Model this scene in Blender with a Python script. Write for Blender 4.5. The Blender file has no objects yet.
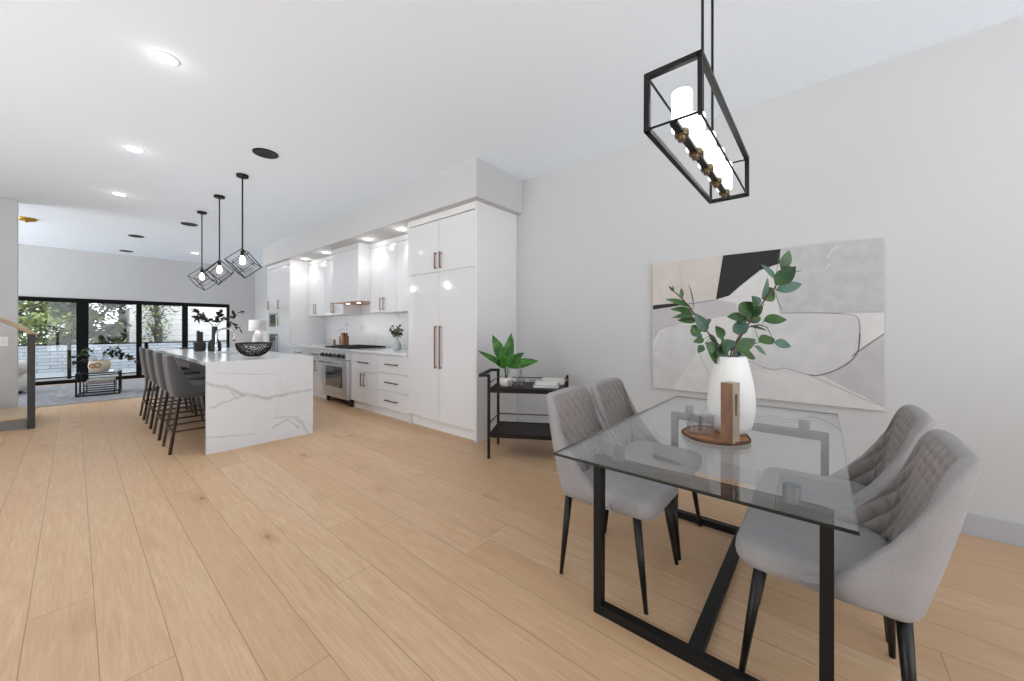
import bpy, bmesh, math, random
from mathutils import Vector, Matrix
random.seed(7)
SC = bpy.context.scene
COL = SC.collection
PI = math.pi
sin, cos = math.sin, math.cos

# ---------------------------------------------------------------- materials
def lin(c):
    c /= 255.0
    return c / 12.92 if c <= 0.04045 else ((c + 0.055) / 1.055) ** 2.4
def rgb(r, g, b): return (lin(r), lin(g), lin(b), 1)

class NT:
    """small wrapper for building node trees"""
    def __init__(s, name):
        s.m = bpy.data.materials.new(name); s.m.use_nodes = True
        s.t = s.m.node_tree; s.bsdf = s.t.nodes['Principled BSDF']
        s.out = s.t.nodes['Material Output']
    def n(s, typ, ins=None, **kw):
        nd = s.t.nodes.new(typ)
        for k, v in kw.items(): setattr(nd, k, v)
        for k, v in (ins or {}).items(): s.put(nd.inputs[k], v)
        return nd
    def put(s, sock, v):
        if isinstance(v, bpy.types.NodeSocket): s.t.links.new(v, sock)
        elif isinstance(v, bpy.types.Node): s.t.links.new(v.outputs[0], sock)
        else: sock.default_value = v
    def math(s, op, a, b=0.0, c=None, clamp=False):
        nd = s.t.nodes.new('ShaderNodeMath'); nd.operation = op; nd.use_clamp = clamp
        s.put(nd.inputs[0], a); s.put(nd.inputs[1], b)
        if c is not None: s.put(nd.inputs[2], c)
        return nd.outputs[0]
    def mix(s, f, a, b):
        nd = s.n('ShaderNodeMix', data_type='RGBA')
        s.put(nd.inputs['Factor'], f); s.put(nd.inputs[6], a); s.put(nd.inputs[7], b)
        return nd.outputs[2]
    def obj(s): return s.n('ShaderNodeTexCoord').outputs['Object']
    def scale(s, v, xyz): return s.n('ShaderNodeMapping', {'Vector': v, 'Scale': xyz}).outputs[0]
    def noise(s, v, sc, det=3, rough=.5, dist=0):
        return s.n('ShaderNodeTexNoise', {'Vector': v, 'Scale': sc, 'Detail': det, 'Roughness': rough, 'Distortion': dist}).outputs[0]
    def ramp(s, f, stops):
        nd = s.n('ShaderNodeValToRGB'); s.put(nd.inputs[0], f)
        e = nd.color_ramp.elements
        while len(e) < len(stops): e.new(.5)
        for i, (p, c) in enumerate(stops):
            e[i].position = p; e[i].color = c if isinstance(c, tuple) else (c, c, c, 1)
        return nd.outputs[0]
    def bump(s, h, strength, dist=.01):
        s.put(s.bsdf.inputs['Normal'], s.n('ShaderNodeBump', {'Height': h, 'Strength': strength, 'Distance': dist}).outputs[0])
    def set(s, **kw):
        nm = dict(color='Base Color', rough='Roughness', metal='Metallic', coat='Coat Weight', spec='Specular IOR Level',
                  emit='Emission Color', estr='Emission Strength', trans='Transmission Weight', sheen='Sheen Weight', coatr='Coat Roughness', sss='Subsurface Weight')
        for k, v in kw.items(): s.put(s.bsdf.inputs[nm[k]], v)
        return s

def mat(name, col, rough=.5, metal=0., bump=None, vary=0., **kw):
    s = NT(name); o = s.obj()
    if vary:
        f = s.noise(o, kw.pop('vs', 6.), 4)
        dk = tuple(c * (1 - vary) for c in col[:3]) + (1,)
        lt = tuple(min(1, c * (1 + vary)) for c in col[:3]) + (1,)
        s.set(color=s.mix(s.ramp(f, [(.3, 0.), (.7, 1.)]), dk, lt))
    else:
        kw.pop('vs', None); s.set(color=col)
    s.set(rough=rough, metal=metal, **kw)
    if bump: s.bump(s.noise(o, bump[0], 3), bump[1], bump[2] if len(bump) > 2 else .002)
    return s.m

def emis(name, col, st):
    s = NT(name); s.set(color=col, emit=col, estr=st, rough=.4); return s.m

def thin_glass(name, tint, gloss_rough=.0, ior=1.5, haze=0.):
    s = NT(name); s.t.nodes.remove(s.bsdf)
    g = s.n('ShaderNodeNewGeometry')
    dt = s.n('ShaderNodeVectorMath', {0: g.outputs['Normal'], 1: g.outputs['Incoming']}, operation='DOT_PRODUCT').outputs['Value']
    r0 = ((ior - 1) / (ior + 1)) ** 2
    k5 = s.math('POWER', s.math('SUBTRACT', 1., s.math('ABSOLUTE', dt), clamp=True), 5.)
    fr = s.math('ADD', s.math('MULTIPLY', k5, 1. - r0), r0)
    tr = s.n('ShaderNodeBsdfTransparent', {'Color': tint}).outputs[0]
    gl = s.n('ShaderNodeBsdfGlossy', {'Color': (1, 1, 1, 1), 'Roughness': gloss_rough}).outputs[0]
    base = tr
    if haze:
        df = s.n('ShaderNodeBsdfTranslucent', {'Color': (.7, .76, .85, 1)}).outputs[0]
        mx = s.n('ShaderNodeMixShader'); s.put(mx.inputs[0], haze); s.put(mx.inputs[1], tr); s.put(mx.inputs[2], df); base = mx.outputs[0]
    mx = s.n('ShaderNodeMixShader'); s.put(mx.inputs[0], fr); s.put(mx.inputs[1], base); s.put(mx.inputs[2], gl)
    s.t.links.new(mx.outputs[0], s.out.inputs[0])
    return s.m

def oak_floor():
    s = NT('oak_planks'); o = s.obj()
    xyz = s.n('ShaderNodeSeparateXYZ', {'Vector': o}); X, Y = xyz.outputs[0], xyz.outputs[1]
    W, L = .191, 2.3
    xr = s.math('DIVIDE', s.math('ADD', X, .132 + .191 * 40), W)
    row = s.math('FLOOR', xr)
    rn = s.n('ShaderNodeTexWhiteNoise', {'W': row}, noise_dimensions='1D').outputs[0]
    yr = s.math('DIVIDE', s.math('ADD', Y, s.math('MULTIPLY', rn, 13.7)), L)
    cl = s.math('FLOOR', yr)
    pid = s.math('ADD', s.math('MULTIPLY', row, 17.13), s.math('MULTIPLY', cl, 3.71))
    pn = s.n('ShaderNodeTexWhiteNoise', {'W': pid}, noise_dimensions='1D')
    pv, pc = pn.outputs[0], pn.outputs[1]
    fx = s.math('FRACT', xr); fy = s.math('FRACT', yr)
    dx = s.math('MULTIPLY', s.math('MINIMUM', fx, s.math('SUBTRACT', 1., fx)), W)
    dy = s.math('MULTIPLY', s.math('MINIMUM', fy, s.math('SUBTRACT', 1., fy)), L)
    d = s.math('MINIMUM', dx, dy)
    seam = s.math('SUBTRACT', 1., s.math('DIVIDE', d, .0022, clamp=True), clamp=True)
    off = s.n('ShaderNodeVectorMath', {0: o, 1: s.n('ShaderNodeVectorMath', {0: pc, 'Scale': 30.}, operation='SCALE').outputs[0]}, operation='ADD').outputs[0]
    g1 = s.noise(s.scale(off, (14, 1.1, 1)), 3.0, 5, .6, .6)
    g2 = s.noise(s.scale(off, (60, 2.2, 1)), 2.5, 3, .6)
    g3 = s.noise(s.scale(off, (9, 1.0, 1)), 1.6, 4, .6, 2.2)
    c = s.mix(s.ramp(g1, [(.3, 0.), (.7, 1.)]), rgb(200, 168, 134), rgb(219, 190, 157))
    c = s.mix(s.math('MULTIPLY', s.ramp(g3, [(.45, 0.), (.7, 1.)]), .55), c, rgb(194, 156, 118))
    c = s.mix(s.math('MULTIPLY', s.ramp(g2, [(.38, 1.), (.62, 0.)]), .32), c, rgb(178, 141, 104))
    c = s.mix(s.math('MULTIPLY', pv, .62), c, rgb(190, 153, 115))
    # sparse knots, one cell wide
    vo = s.n('ShaderNodeTexVoronoi', {'Vector': s.scale(off, (4.2, 1.7, .01)), 'Scale': 1.0}, feature='F1')
    kd = s.math('ADD', vo.outputs['Distance'], s.math('MULTIPLY', s.math('SUBTRACT', g1, .5), .04))
    krnd = s.n('ShaderNodeSeparateColor', {0: vo.outputs['Color']}).outputs[0]
    on = s.math('GREATER_THAN', krnd, .45)
    knot = s.math('MULTIPLY', on, s.ramp(kd, [(.03, 1.), (.085, 0.)]))
    c = s.mix(s.math('MULTIPLY', knot, .9), c, rgb(92, 64, 44))
    halo = s.math('MULTIPLY', on, s.ramp(kd, [(.06, 1.), (.30, 0.)]))
    c = s.mix(s.math('MULTIPLY', halo, .4), c, rgb(160, 120, 82))
    c = s.mix(s.math('MULTIPLY', seam, .8), c, rgb(96, 72, 50))
    s.set(color=c, rough=s.ramp(g1, [(.2, .36), (.8, .5)]), spec=.45)
    s.bump(s.math('SUBTRACT', s.math('MULTIPLY', g2, .25), seam), .25, .001)
    return s.m

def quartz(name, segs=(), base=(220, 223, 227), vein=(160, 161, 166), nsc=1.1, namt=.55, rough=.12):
    s = NT(name); o = s.obj()
    xyz = s.n('ShaderNodeSeparateXYZ', {'Vector': o})
    wob = s.noise(o, 7., 5, .6); wob2 = s.noise(s.scale(o, (1, 1, 1)), 19., 3)
    X = s.math('ADD', xyz.outputs[0], s.math('MULTIPLY', s.math('SUBTRACT', wob, .5), .09))
    Z = s.math('ADD', xyz.outputs[2], s.math('MULTIPLY', s.math('SUBTRACT', wob2, .5), .05))
    Z = s.math('ADD', Z, s.math('MULTIPLY', s.math('SUBTRACT', wob, .5), .05))
    dm = None
    for (x0, z0, x1, z1, w) in segs:
        vx, vz = x1 - x0, z1 - z0; L2 = vx * vx + vz * vz
        ax = s.math('SUBTRACT', X, x0); az = s.math('SUBTRACT', Z, z0)
        t = s.math('DIVIDE', s.math('ADD', s.math('MULTIPLY', ax, vx), s.math('MULTIPLY', az, vz)), L2, clamp=True)
        qx = s.math('SUBTRACT', ax, s.math('MULTIPLY', t, vx)); qz = s.math('SUBTRACT', az, s.math('MULTIPLY', t, vz))
        d = s.math('SQRT', s.math('ADD', s.math('MULTIPLY', qx, qx), s.math('MULTIPLY', qz, qz)))
        d = s.math('DIVIDE', d, w)
        dm = d if dm is None else s.math('MINIMUM', dm, d)
    n1 = s.noise(o, nsc, 6, .55, 1.2)
    v1 = s.ramp(s.math('ABSOLUTE', s.math('SUBTRACT', n1, .5)), [(.0, 1.), (.018, 0.)])
    msk = s.ramp(s.noise(o, 1.7, 2), [(.45, 0.), (.65, 1.)])
    f = s.math('MULTIPLY', s.math('MULTIPLY', v1, msk), namt)
    if dm is not None:
        f2 = s.ramp(dm, [(0., .7), (.45, .38), (1., 0.)])
        f2 = s.math('MULTIPLY', f2, s.ramp(wob, [(.3, .5), (.6, 1.)]))
        f = s.math('MAXIMUM', f, f2)
    c = s.mix(f, rgb(*base), rgb(*vein))
    c = s.mix(s.math('MULTIPLY', s.ramp(s.noise(o, 2.2, 4), [(.4, 0.), (.8, 1.)]), .25), c, rgb(212, 213, 216))
    s.set(color=c, rough=rough); return s.m

def fabric(name, col, col2, sc=260., rough=.95, blotch=5., bstr=.35, sheen=.3):
    s = NT(name); o = s.obj()
    f = s.math('ADD', s.math('MULTIPLY', s.noise(o, sc, 2), .6), s.math('MULTIPLY', s.noise(o, blotch, 4), .4))
    s.set(color=s.mix(s.ramp(f, [(.35, 0.), (.65, 1.)]), col, col2), rough=rough, sheen=sheen, spec=.2)
    s.bump(s.noise(o, sc, 2), bstr, .001); return s.m

def wood(name, c1, c2, sx=(1, 1, 12), sc=4., rough=.45):
    s = NT(name); o = s.obj()
    g = s.noise(s.scale(o, sx), sc, 5, .6, 1.)
    s.set(color=s.mix(s.ramp(g, [(.3, 0.), (.7, 1.)]), c1, c2), rough=rough); s.bump(g, .15, .001); return s.m

M = {}
M['floor'] = oak_floor()
M['wall'] = mat('wall_paint', rgb(193, 194, 195), .75, bump=(240., .05))
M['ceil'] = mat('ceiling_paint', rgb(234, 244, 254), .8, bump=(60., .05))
M['baseb'] = mat('baseboard_grey_paint', rgb(176, 177, 182), .5)
M['trim'] = mat('white_trim', rgb(228, 228, 228), .5)
M['gloss'] = mat('white_gloss_lacquer', rgb(216, 217, 220), .13, coat=.6, coatr=.05, spec=.45)
M['carc'] = mat('white_satin_panel', rgb(226, 226, 227), .3)
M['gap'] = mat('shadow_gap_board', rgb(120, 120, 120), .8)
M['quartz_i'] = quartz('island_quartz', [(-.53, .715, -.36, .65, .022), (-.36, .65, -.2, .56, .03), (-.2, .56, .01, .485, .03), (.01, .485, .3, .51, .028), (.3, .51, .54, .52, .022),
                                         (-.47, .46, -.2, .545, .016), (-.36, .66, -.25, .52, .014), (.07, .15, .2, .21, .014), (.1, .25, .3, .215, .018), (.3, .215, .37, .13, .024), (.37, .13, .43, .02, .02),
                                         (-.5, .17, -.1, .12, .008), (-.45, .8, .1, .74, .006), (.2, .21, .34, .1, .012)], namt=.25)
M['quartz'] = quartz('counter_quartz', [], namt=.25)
M['splash'] = quartz('backsplash_marble', [], nsc=.9, namt=.75, rough=.2, base=(224, 224, 225), vein=(160, 162, 166))
M['bronze'] = mat('brushed_bronze', rgb(142, 112, 90), .3, .9, bump=(300., .1))
M['bronze_dark'] = mat('dark_bronze', rgb(74, 62, 54), .4, .7)
M['black'] = mat('black_powder_coat', rgb(13, 13, 14), .5, 0., spec=.3)
M['black_wood'] = mat('black_lacquered_wood', rgb(14, 13, 13), .35, spec=.4)
M['espresso'] = wood('espresso_wood', rgb(22, 16, 15), rgb(36, 27, 24), rough=.45); M['espresso'].node_tree.nodes['Principled BSDF'].inputs['Specular IOR Level'].default_value = .25
M['dark_steel'] = mat('satin_dark_metal', rgb(92, 93, 96), .45, .6)
M['steel'] = mat('brushed_steel', rgb(206, 206, 208), .34, 1., bump=(150., .06))
M['chrome'] = mat('chrome', rgb(210, 210, 212), .1, 1.)
M['iron'] = mat('cast_iron', rgb(38, 36, 35), .6, .3)
M['oven_glass'] = mat('dark_oven_glass', rgb(28, 28, 30), .06, coat=.5)
M['screen'] = mat('dark_display', rgb(60, 62, 66), .4)
M['win_black'] = mat('black_window_frame', rgb(8, 8, 9), .6, spec=.15)
M['glass_win'] = thin_glass('window_glass', (.93, .95, .95, 1), ior=1.35)
M['glass_rail'] = thin_glass('railing_glass', (.86, .89, .93, 1), ior=1.4, haze=.15)
M['glass_top'] = thin_glass('table_glass', (.93, .95, .95, 1), ior=1.47)
M['glass_edge'] = mat('glass_edge_dark_green', rgb(10, 16, 16), .3)
M['glassware'] = thin_glass('clear_glassware', (.9, .91, .92, 1), ior=1.5)
M['seat_grey'] = fabric('light_grey_velvet', rgb(143, 140, 141), rgb(164, 161, 162), 420., bstr=.2, sheen=.08)
M['seat_quilt'] = fabric('quilted_taupe_grey_velvet', rgb(138, 131, 128), rgb(156, 149, 146), 420., bstr=.2, sheen=.08)
M['stool_grey'] = fabric('charcoal_fabric', rgb(62, 62, 63), rgb(76, 76, 77), 400.)
M['ceramic'] = mat('matt_white_ceramic', rgb(226, 226, 224), .6, bump=(35., .12, .003))
M['pot'] = mat('cream_ceramic', rgb(222, 216, 208), .35)
M['soil'] = mat('dark_soil', rgb(52, 42, 34), .95, bump=(80., .8, .01))
M['acacia'] = wood('acacia_board', rgb(116, 72, 44), rgb(180, 124, 80), (9, 2, 2), 3.)
M['walnut'] = wood('walnut_block', rgb(98, 66, 46), rgb(138, 98, 70), (6, 6, 1), 6.)
M['oakblock'] = wood('pale_sawn_wood', rgb(148, 132, 114), rgb(170, 156, 138), (6, 6, 1), 6.)
M['copper'] = mat('copper_metal', rgb(190, 130, 96), .3, .9)
M['gold'] = mat('aged_brass', rgb(110, 96, 72), .4, .8)
M['brass'] = mat('polished_brass', rgb(190, 158, 70), .3, .8)
M['vent'] = mat('black_grille', rgb(42, 42, 44), .7, bump=(900., .8, .002))
M['handrail'] = wood('oak_handrail', rgb(150, 128, 104), rgb(176, 152, 126), (2, 8, 8), 4.)
M['post'] = mat('dark_grey_post', rgb(48, 44, 41), .5)
M['tread'] = wood('oak_tread', rgb(184, 158, 128), rgb(206, 182, 152), (1, 8, 2), 4.)
M['riser'] = mat('grey_riser', rgb(120, 118, 116), .6)
M['plate'] = mat('white_plastic', rgb(232, 232, 232), .4)
M['shade'] = emis('frosted_white_glass', (1, .985, .96, 1), 2.2)
M['bulb'] = emis('glowing_bulb', (1, .96, .9, 1), 18.)
M['downlight'] = emis('downlight_lens', (1, .98, .95, 1), 14.)
M['lamp_shade'] = mat('linen_lamp_shade', rgb(225, 224, 222), .9)
M['boucle'] = mat('white_boucle', rgb(214, 212, 208), .95, bump=(60., .9, .01))
M['black_fab'] = mat('black_leather', rgb(24, 24, 26), .5)
M['pillow'] = fabric('grey_pillow', rgb(160, 160, 164), rgb(196, 196, 198))
M['cream'] = mat('woven_cream', rgb(206, 196, 176), .9, bump=(90., .8, .006))
M['tan'] = mat('tan_leather', rgb(150, 116, 66), .6)
M['linen'] = fabric('grey_linen', rgb(130, 126, 122), rgb(160, 156, 150))
M['paper'] = mat('white_paper', rgb(220, 220, 218), .8)
M['dgreen_vase'] = mat('black_matt_ceramic', rgb(36, 36, 32), .6, bump=(90., .3))
M['black_leaf'] = mat('black_dried_leaf', rgb(22, 22, 22), .7)
M['stem'] = mat('brown_stem', rgb(84, 66, 56), .8)
M['cake'] = mat('book_cover_grey', rgb(150, 150, 150), .6)

def leafmat(name, a, b, sc=9., rough=.45):
    s = NT(name); o = s.obj()
    f = s.noise(o, sc, 3)
    s.set(color=s.mix(s.ramp(f, [(.35, 0.), (.65, 1.)]), a, b), rough=rough, spec=.4)
    return s.m
M['leaf'] = leafmat('magnolia_leaf', rgb(34, 64, 38), rgb(66, 98, 48))
M['leaf_blue'] = leafmat('eucalyptus_leaf', rgb(44, 76, 62), rgb(84, 116, 98))
M['leaf_lush'] = leafmat('lush_green_leaf', rgb(30, 78, 22), rgb(72, 130, 42), 20., .35)
M['leaf_olive'] = leafmat('olive_leaf', rgb(62, 72, 38), rgb(98, 104, 58), 20.)
M['tree_leaf'] = leafmat('tree_leaf_light', rgb(120, 138, 72), rgb(176, 186, 120), 1.2)
M['tree_dark'] = leafmat('tree_leaf_dark', rgb(60, 74, 68), rgb(120, 132, 122), 1.2)
M['bark'] = mat('tree_bark', rgb(86, 80, 74), .9, bump=(20., .7, .02))
M['ground'] = mat('pale_ground', rgb(190, 192, 190), .9, vary=.1)
M['deck'] = mat('balcony_deck_boards', rgb(150, 150, 152), .8)

def siding(name, c1, c2, pitch, brick=False, bw=.5):
    s = NT(name); o = s.obj()
    xyz = s.n('ShaderNodeSeparateXYZ', {'Vector': o}); Z = xyz.outputs[2]
    if brick:
        v = s.n('ShaderNodeCombineXYZ', {0: xyz.outputs[0], 1: Z, 2: 0.}).outputs[0]
        b = s.n('ShaderNodeTexBrick', {'Vector': v, 'Color1': c1, 'Color2': c2, 'Mortar': tuple(x * .45 for x in c1[:3]) + (1,), 'Scale': 1., 'Mortar Size': .012, 'Brick Width': bw, 'Row Height': pitch})
        s.set(color=b.outputs[0], rough=.85)
    else:
        f = s.math('FRACT', s.math('DIVIDE', Z, pitch))
        edge = s.ramp(f, [(.0, 1.), (.1, 0.)])
        c = s.mix(s.noise(s.scale(o, (.6, .6, 7)), 2., 4), c1, c2)
        s.set(color=s.mix(s.math('MULTIPLY', edge, .6), c, rgb(90, 92, 98)), rough=.8)
        s.bump(f, .8, .02)
    return s.m
M['siding'] = siding('white_lap_siding', rgb(214, 212, 212), rgb(240, 240, 240), .22)
M['stonewall'] = siding('blue_grey_shingle', rgb(180, 181, 184), rgb(205, 206, 209), .11, True)
def rugmat():
    s = NT('grey_patterned_rug'); o = s.obj()
    v = s.n('ShaderNodeTexVoronoi', {'Vector': o, 'Scale': 5.}, feature='DISTANCE_TO_EDGE').outputs[0]
    p = s.ramp(v, [(.02, 1.), (.07, 0.)])
    c = s.mix(s.noise(o, 14., 5), rgb(112, 114, 122), rgb(160, 161, 168))
    s.set(color=s.mix(s.math('MULTIPLY', p, .4), c, rgb(190, 190, 194)), rough=.97); s.bump(s.noise(o, 300., 2), .5, .003); return s.m
M['rug'] = rugmat()
M['cv_grey'] = mat('canvas_pale_grey', rgb(192, 191, 191), .85, bump=(180., .35), vary=.06, vs=9.)
M['cv_mid'] = mat('canvas_silver_grey', rgb(177, 178, 179), .85, bump=(60., .5), vary=.08, vs=14.)
M['cv_white'] = mat('canvas_off_white', rgb(202, 201, 200), .85, bump=(120., .35), vary=.05, vs=9.)
M['cv_beige'] = mat('canvas_warm_beige', rgb(194, 187, 181), .85, bump=(120., .35), vary=.05, vs=9.)
M['cv_lilac'] = mat('canvas_mauve_grey', rgb(180, 176, 178), .85, bump=(120., .35), vary=.05, vs=9.)
M['cv_black'] = mat('canvas_black', rgb(36, 36, 37), .8, bump=(120., .35))
M['cv_line'] = mat('canvas_charcoal_line', rgb(112, 106, 106), .85)
M['cv_line2'] = mat('canvas_thin_grey_line', rgb(160, 156, 156), .85)

# ---------------------------------------------------------------- mesh helpers
class MB:
    """collects shapes, links them as ONE mesh object"""
    def __init__(s): s.v = []; s.f = []; s.mi = []; s.sm = []
    def add(s, vs, fs, mi=0, sm=False):
        b = len(s.v); s.v += [tuple(v) for v in vs]
        s.f += [tuple(b + i for i in f) for f in fs]; s.mi += [mi] * len(fs); s.sm += [sm] * len(fs); return s
    def box(s, x0, x1, y0, y1, z0, z1, mi=0):
        v = [(x, y, z) for x in (x0, x1) for y in (y0, y1) for z in (z0, z1)]
        return s.add(v, [(0, 1, 3, 2), (4, 6, 7, 5), (0, 4, 5, 1), (2, 3, 7, 6), (0, 2, 6, 4), (1, 5, 7, 3)], mi)
    def bar(s, p, q, w, h=None, up=(0, 0, 1), mi=0, ext=0.):
        """square bar between two points"""
        h = h or w; p = Vector(p); q = Vector(q); d = (q - p).normalized(); p = p - d * ext; q = q + d * ext
        u = Vector(up)
        if abs(d.dot(u)) > .99: u = Vector((1, 0, 0))
        a = d.cross(u).normalized(); b = a.cross(d).normalized()
        v = [pt + a * sa * w / 2 + b * sb * h / 2 for pt in (p, q) for sa, sb in ((-1, -1), (1, -1), (1, 1), (-1, 1))]
        return s.add(v, [(3, 2, 1, 0), (4, 5, 6, 7), (0, 1, 5, 4), (1, 2, 6, 5), (2, 3, 7, 6), (3, 0, 4, 7)], mi)
    def tube(s, pts, r, n=10, mi=0, cap=True):
        pts = [Vector(p) for p in pts]; rs = r if isinstance(r, (list, tuple)) else [r] * len(pts)
        rings = []; ref = None
        for i, p in enumerate(pts):
            d = (pts[min(i + 1, len(pts) - 1)] - pts[max(i - 1, 0)]).normalized()
            if ref is None: ref = Vector((0, 0, 1)) if abs(d.z) < .9 else Vector((1, 0, 0))
            a = d.cross(ref).normalized(); b = a.cross(d).normalized(); ref = b
            rings.append([p + (a * cos(2 * PI * k / n) + b * sin(2 * PI * k / n)) * rs[i] for k in range(n)])
        v = [x for rg in rings for x in rg]
        f = [(i * n + k, i * n + (k + 1) % n, (i + 1) * n + (k + 1) % n, (i + 1) * n + k) for i in range(len(pts) - 1) for k in range(n)]
        s.add(v, f, mi, True)
        if cap:
            s.add(rings[0], [tuple(range(n))[::-1]], mi); s.add(rings[-1], [tuple(range(n))], mi)
        return s
    def lathe(s, prof, n=40, c=(0, 0, 0), mi=0, sm=True, ang=2 * PI):
        v = [(c[0] + r * cos(2 * PI * k / n), c[1] + r * sin(2 * PI * k / n), c[2] + z) for r, z in prof for k in range(n)]
        f = [(i * n + k, i * n + (k + 1) % n, (i + 1) * n + (k + 1) % n, (i + 1) * n + k) for i in range(len(prof) - 1) for k in range(n)]
        return s.add(v, f, mi, sm)
    def cyl(s, x, y, z0, z1, r, n=28, mi=0, r1=None):
        r1 = r if r1 is None else r1
        s.lathe([(r, z0), (r1, z1)], n, (x, y, 0), mi)
        s.add([(x + r * cos(2 * PI * k / n), y + r * sin(2 * PI * k / n), z0) for k in range(n)], [tuple(range(n))[::-1]], mi)
        s.add([(x + r1 * cos(2 * PI * k / n), y + r1 * sin(2 * PI * k / n), z1) for k in range(n)], [tuple(range(n))], mi)
        return s
    def loft(s, rings, mi=0, closed=True, cap=True, sm=True):
        n = len(rings[0]); v = [p for r in rings for p in r]; m = n if closed else n - 1
        s.add(v, [(i * n + k, i * n + (k + 1) % n, (i + 1) * n + (k + 1) % n, (i + 1) * n + k) for i in range(len(rings) - 1) for k in range(m)], mi, sm)
        if cap and closed:
            s.add(rings[0], [tuple(range(n))[::-1]], mi); s.add(rings[-1], [tuple(range(n))], mi)
        return s
    def xf(s, mtx):
        s.v = [tuple(mtx @ Vector(v)) for v in s.v]; return s
    def build(s, name, mats, parent=None, loc=None, rotz=0., bev=0., seg=2, weld=True, recalc=True):
        me = bpy.data.meshes.new(name); me.from_pydata(s.v, [], s.f)
        for m in (mats if isinstance(mats, (list, tuple)) else [mats]): me.materials.append(m)
        for p, mi, sm in zip(me.polygons, s.mi, s.sm): p.material_index = mi; p.use_smooth = sm
        bm = bmesh.new(); bm.from_mesh(me)
        if weld: bmesh.ops.remove_doubles(bm, verts=bm.verts, dist=1e-5)
        if recalc: bmesh.ops.recalc_face_normals(bm, faces=bm.faces)
        bm.to_mesh(me); bm.free(); me.update()
        o = bpy.data.objects.new(name, me); COL.objects.link(o)
        if parent: o.parent = parent
        if loc: o.location = loc
        o.rotation_euler.z = rotz
        if bev:
            md = o.modifiers.new('bevel', 'BEVEL'); md.width = bev; md.segments = seg; md.limit_method = 'ANGLE'; md.angle_limit = math.radians(35)
            md.harden_normals = False
        return o

def tag(o, label=None, cat=None, group=None, kind=None):
    if label: o['label'] = label
    if cat: o['category'] = cat
    if group: o['group'] = group
    if kind: o['kind'] = kind
    return o
def empty(name, loc, label, cat, group=None, rotz=0.):
    o = bpy.data.objects.new(name, None); COL.objects.link(o); o.location = loc; o.rotation_euler.z = rotz
    o.empty_display_size = .1
    return tag(o, label, cat, group)
def dup(o, loc=None, rotz=None, label=None, parent=None):
    c = o.copy(); COL.objects.link(c); c.parent = parent
    if loc is not None: c.location = loc
    if rotz is not None: c.rotation_euler.z = rotz
    if label: c['label'] = label
    for ch in [x for x in bpy.data.objects if x.parent == o]: dup(ch, parent=c)
    return c
def box(name, x0, x1, y0, y1, z0, z1, m, parent=None, bev=0., kind=None):
    """a box whose origin is at its bottom centre"""
    cx, cy = (x0 + x1) / 2, (y0 + y1) / 2
    o = MB().box(x0 - cx, x1 - cx, y0 - cy, y1 - cy, 0, z1 - z0).build(name, m, parent, (cx, cy, z0), bev=bev)
    if kind: o['kind'] = kind
    return o
def point(name, loc, e, size=.05, col=(1, .96, .9), parent=None):
    l = bpy.data.lights.new(name, 'POINT'); l.energy = e; l.shadow_soft_size = size; l.color = col
    o = bpy.data.objects.new(name, l); COL.objects.link(o); o.location = loc; o.parent = parent; return o
def spot(name, loc, e, ang=100, size=.05, col=(1, .97, .93), blend=.6):
    l = bpy.data.lights.new(name, 'SPOT'); l.energy = e; l.spot_size = math.radians(ang); l.spot_blend = blend; l.shadow_soft_size = size; l.color = col
    o = bpy.data.objects.new(name, l); COL.objects.link(o); o.location = loc; return o

# ---------------------------------------------------------------- room shell
XW, YF, ZC = 3.505, 13.1, 3.05
XL, YB = -3.2, -3.4
o = MB().box(XL, XW + .15, YB, YF + .15, -.12, 0).build('floor', M['floor']); o['kind'] = 'structure'
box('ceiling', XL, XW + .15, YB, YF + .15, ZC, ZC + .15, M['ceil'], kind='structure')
box('wall_right', XW, XW + .15, YB, YF + .15, 0, ZC, M['wall'], kind='structure')
WZ = 1.935
w = MB(); w.box(XL, XW, YF, YF + .15, WZ, ZC).box(2.885, XW, YF, YF + .15, 0, WZ).box(XL, -2.2, YF, YF + .15, 0, WZ)
w.build('wall_far', M['wall'])['kind'] = 'structure'
# left side: piers and header around big openings that let the daylight in (never in view)
w = MB()
for a, b in ((YB, 1.3), (4.4, 5.6), (7.0, 8.64), (12.9, YF)): w.box(XL - .15, XL, a, b, 0, ZC)
w.box(XL - .15, XL, YB, YF, 2.8, ZC).box(XL - .15, XL, 5.6, 7.0, 1.9, 2.8)
w.build('wall_left', M['wall'])['kind'] = 'structure'
w = MB(); w.box(XL, -2.6, YB - .15, YB, 0, ZC).box(2.6, XW + .15, YB - .15, YB, 0, ZC).box(-2.6, 2.6, YB - .15, YB, 2.7, ZC).box(-2.6, 2.6, YB - .15, YB, 0, .1)
w.build('wall_back', M['wall'])['kind'] = 'structure'
box('wall_stair', XL, -.515, 8.64, 8.80, 0, ZC, M['wall'], kind='structure')
# kitchen bulkhead
box('trim_1', 2.72, XW, 2.78, 9.62, 2.64, ZC, M['wall'], kind='structure')
box('trim_2', 2.885, 2.965, YF - .012, YF, 0, WZ + .07, M['wall'], kind='structure')
o = box('baseboard_right', XW - .016, XW, YB, 2.87, 0, .132, M['baseb'], bev=.003, kind='structure')
box('baseboard_far', 2.965, XW, YF - .016, YF, 0, .132, M['baseb'], kind='structure')
box('baseboard_stair', XL, -.515, 8.624, 8.64, 0, .132, M['baseb'], kind='structure')

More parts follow.
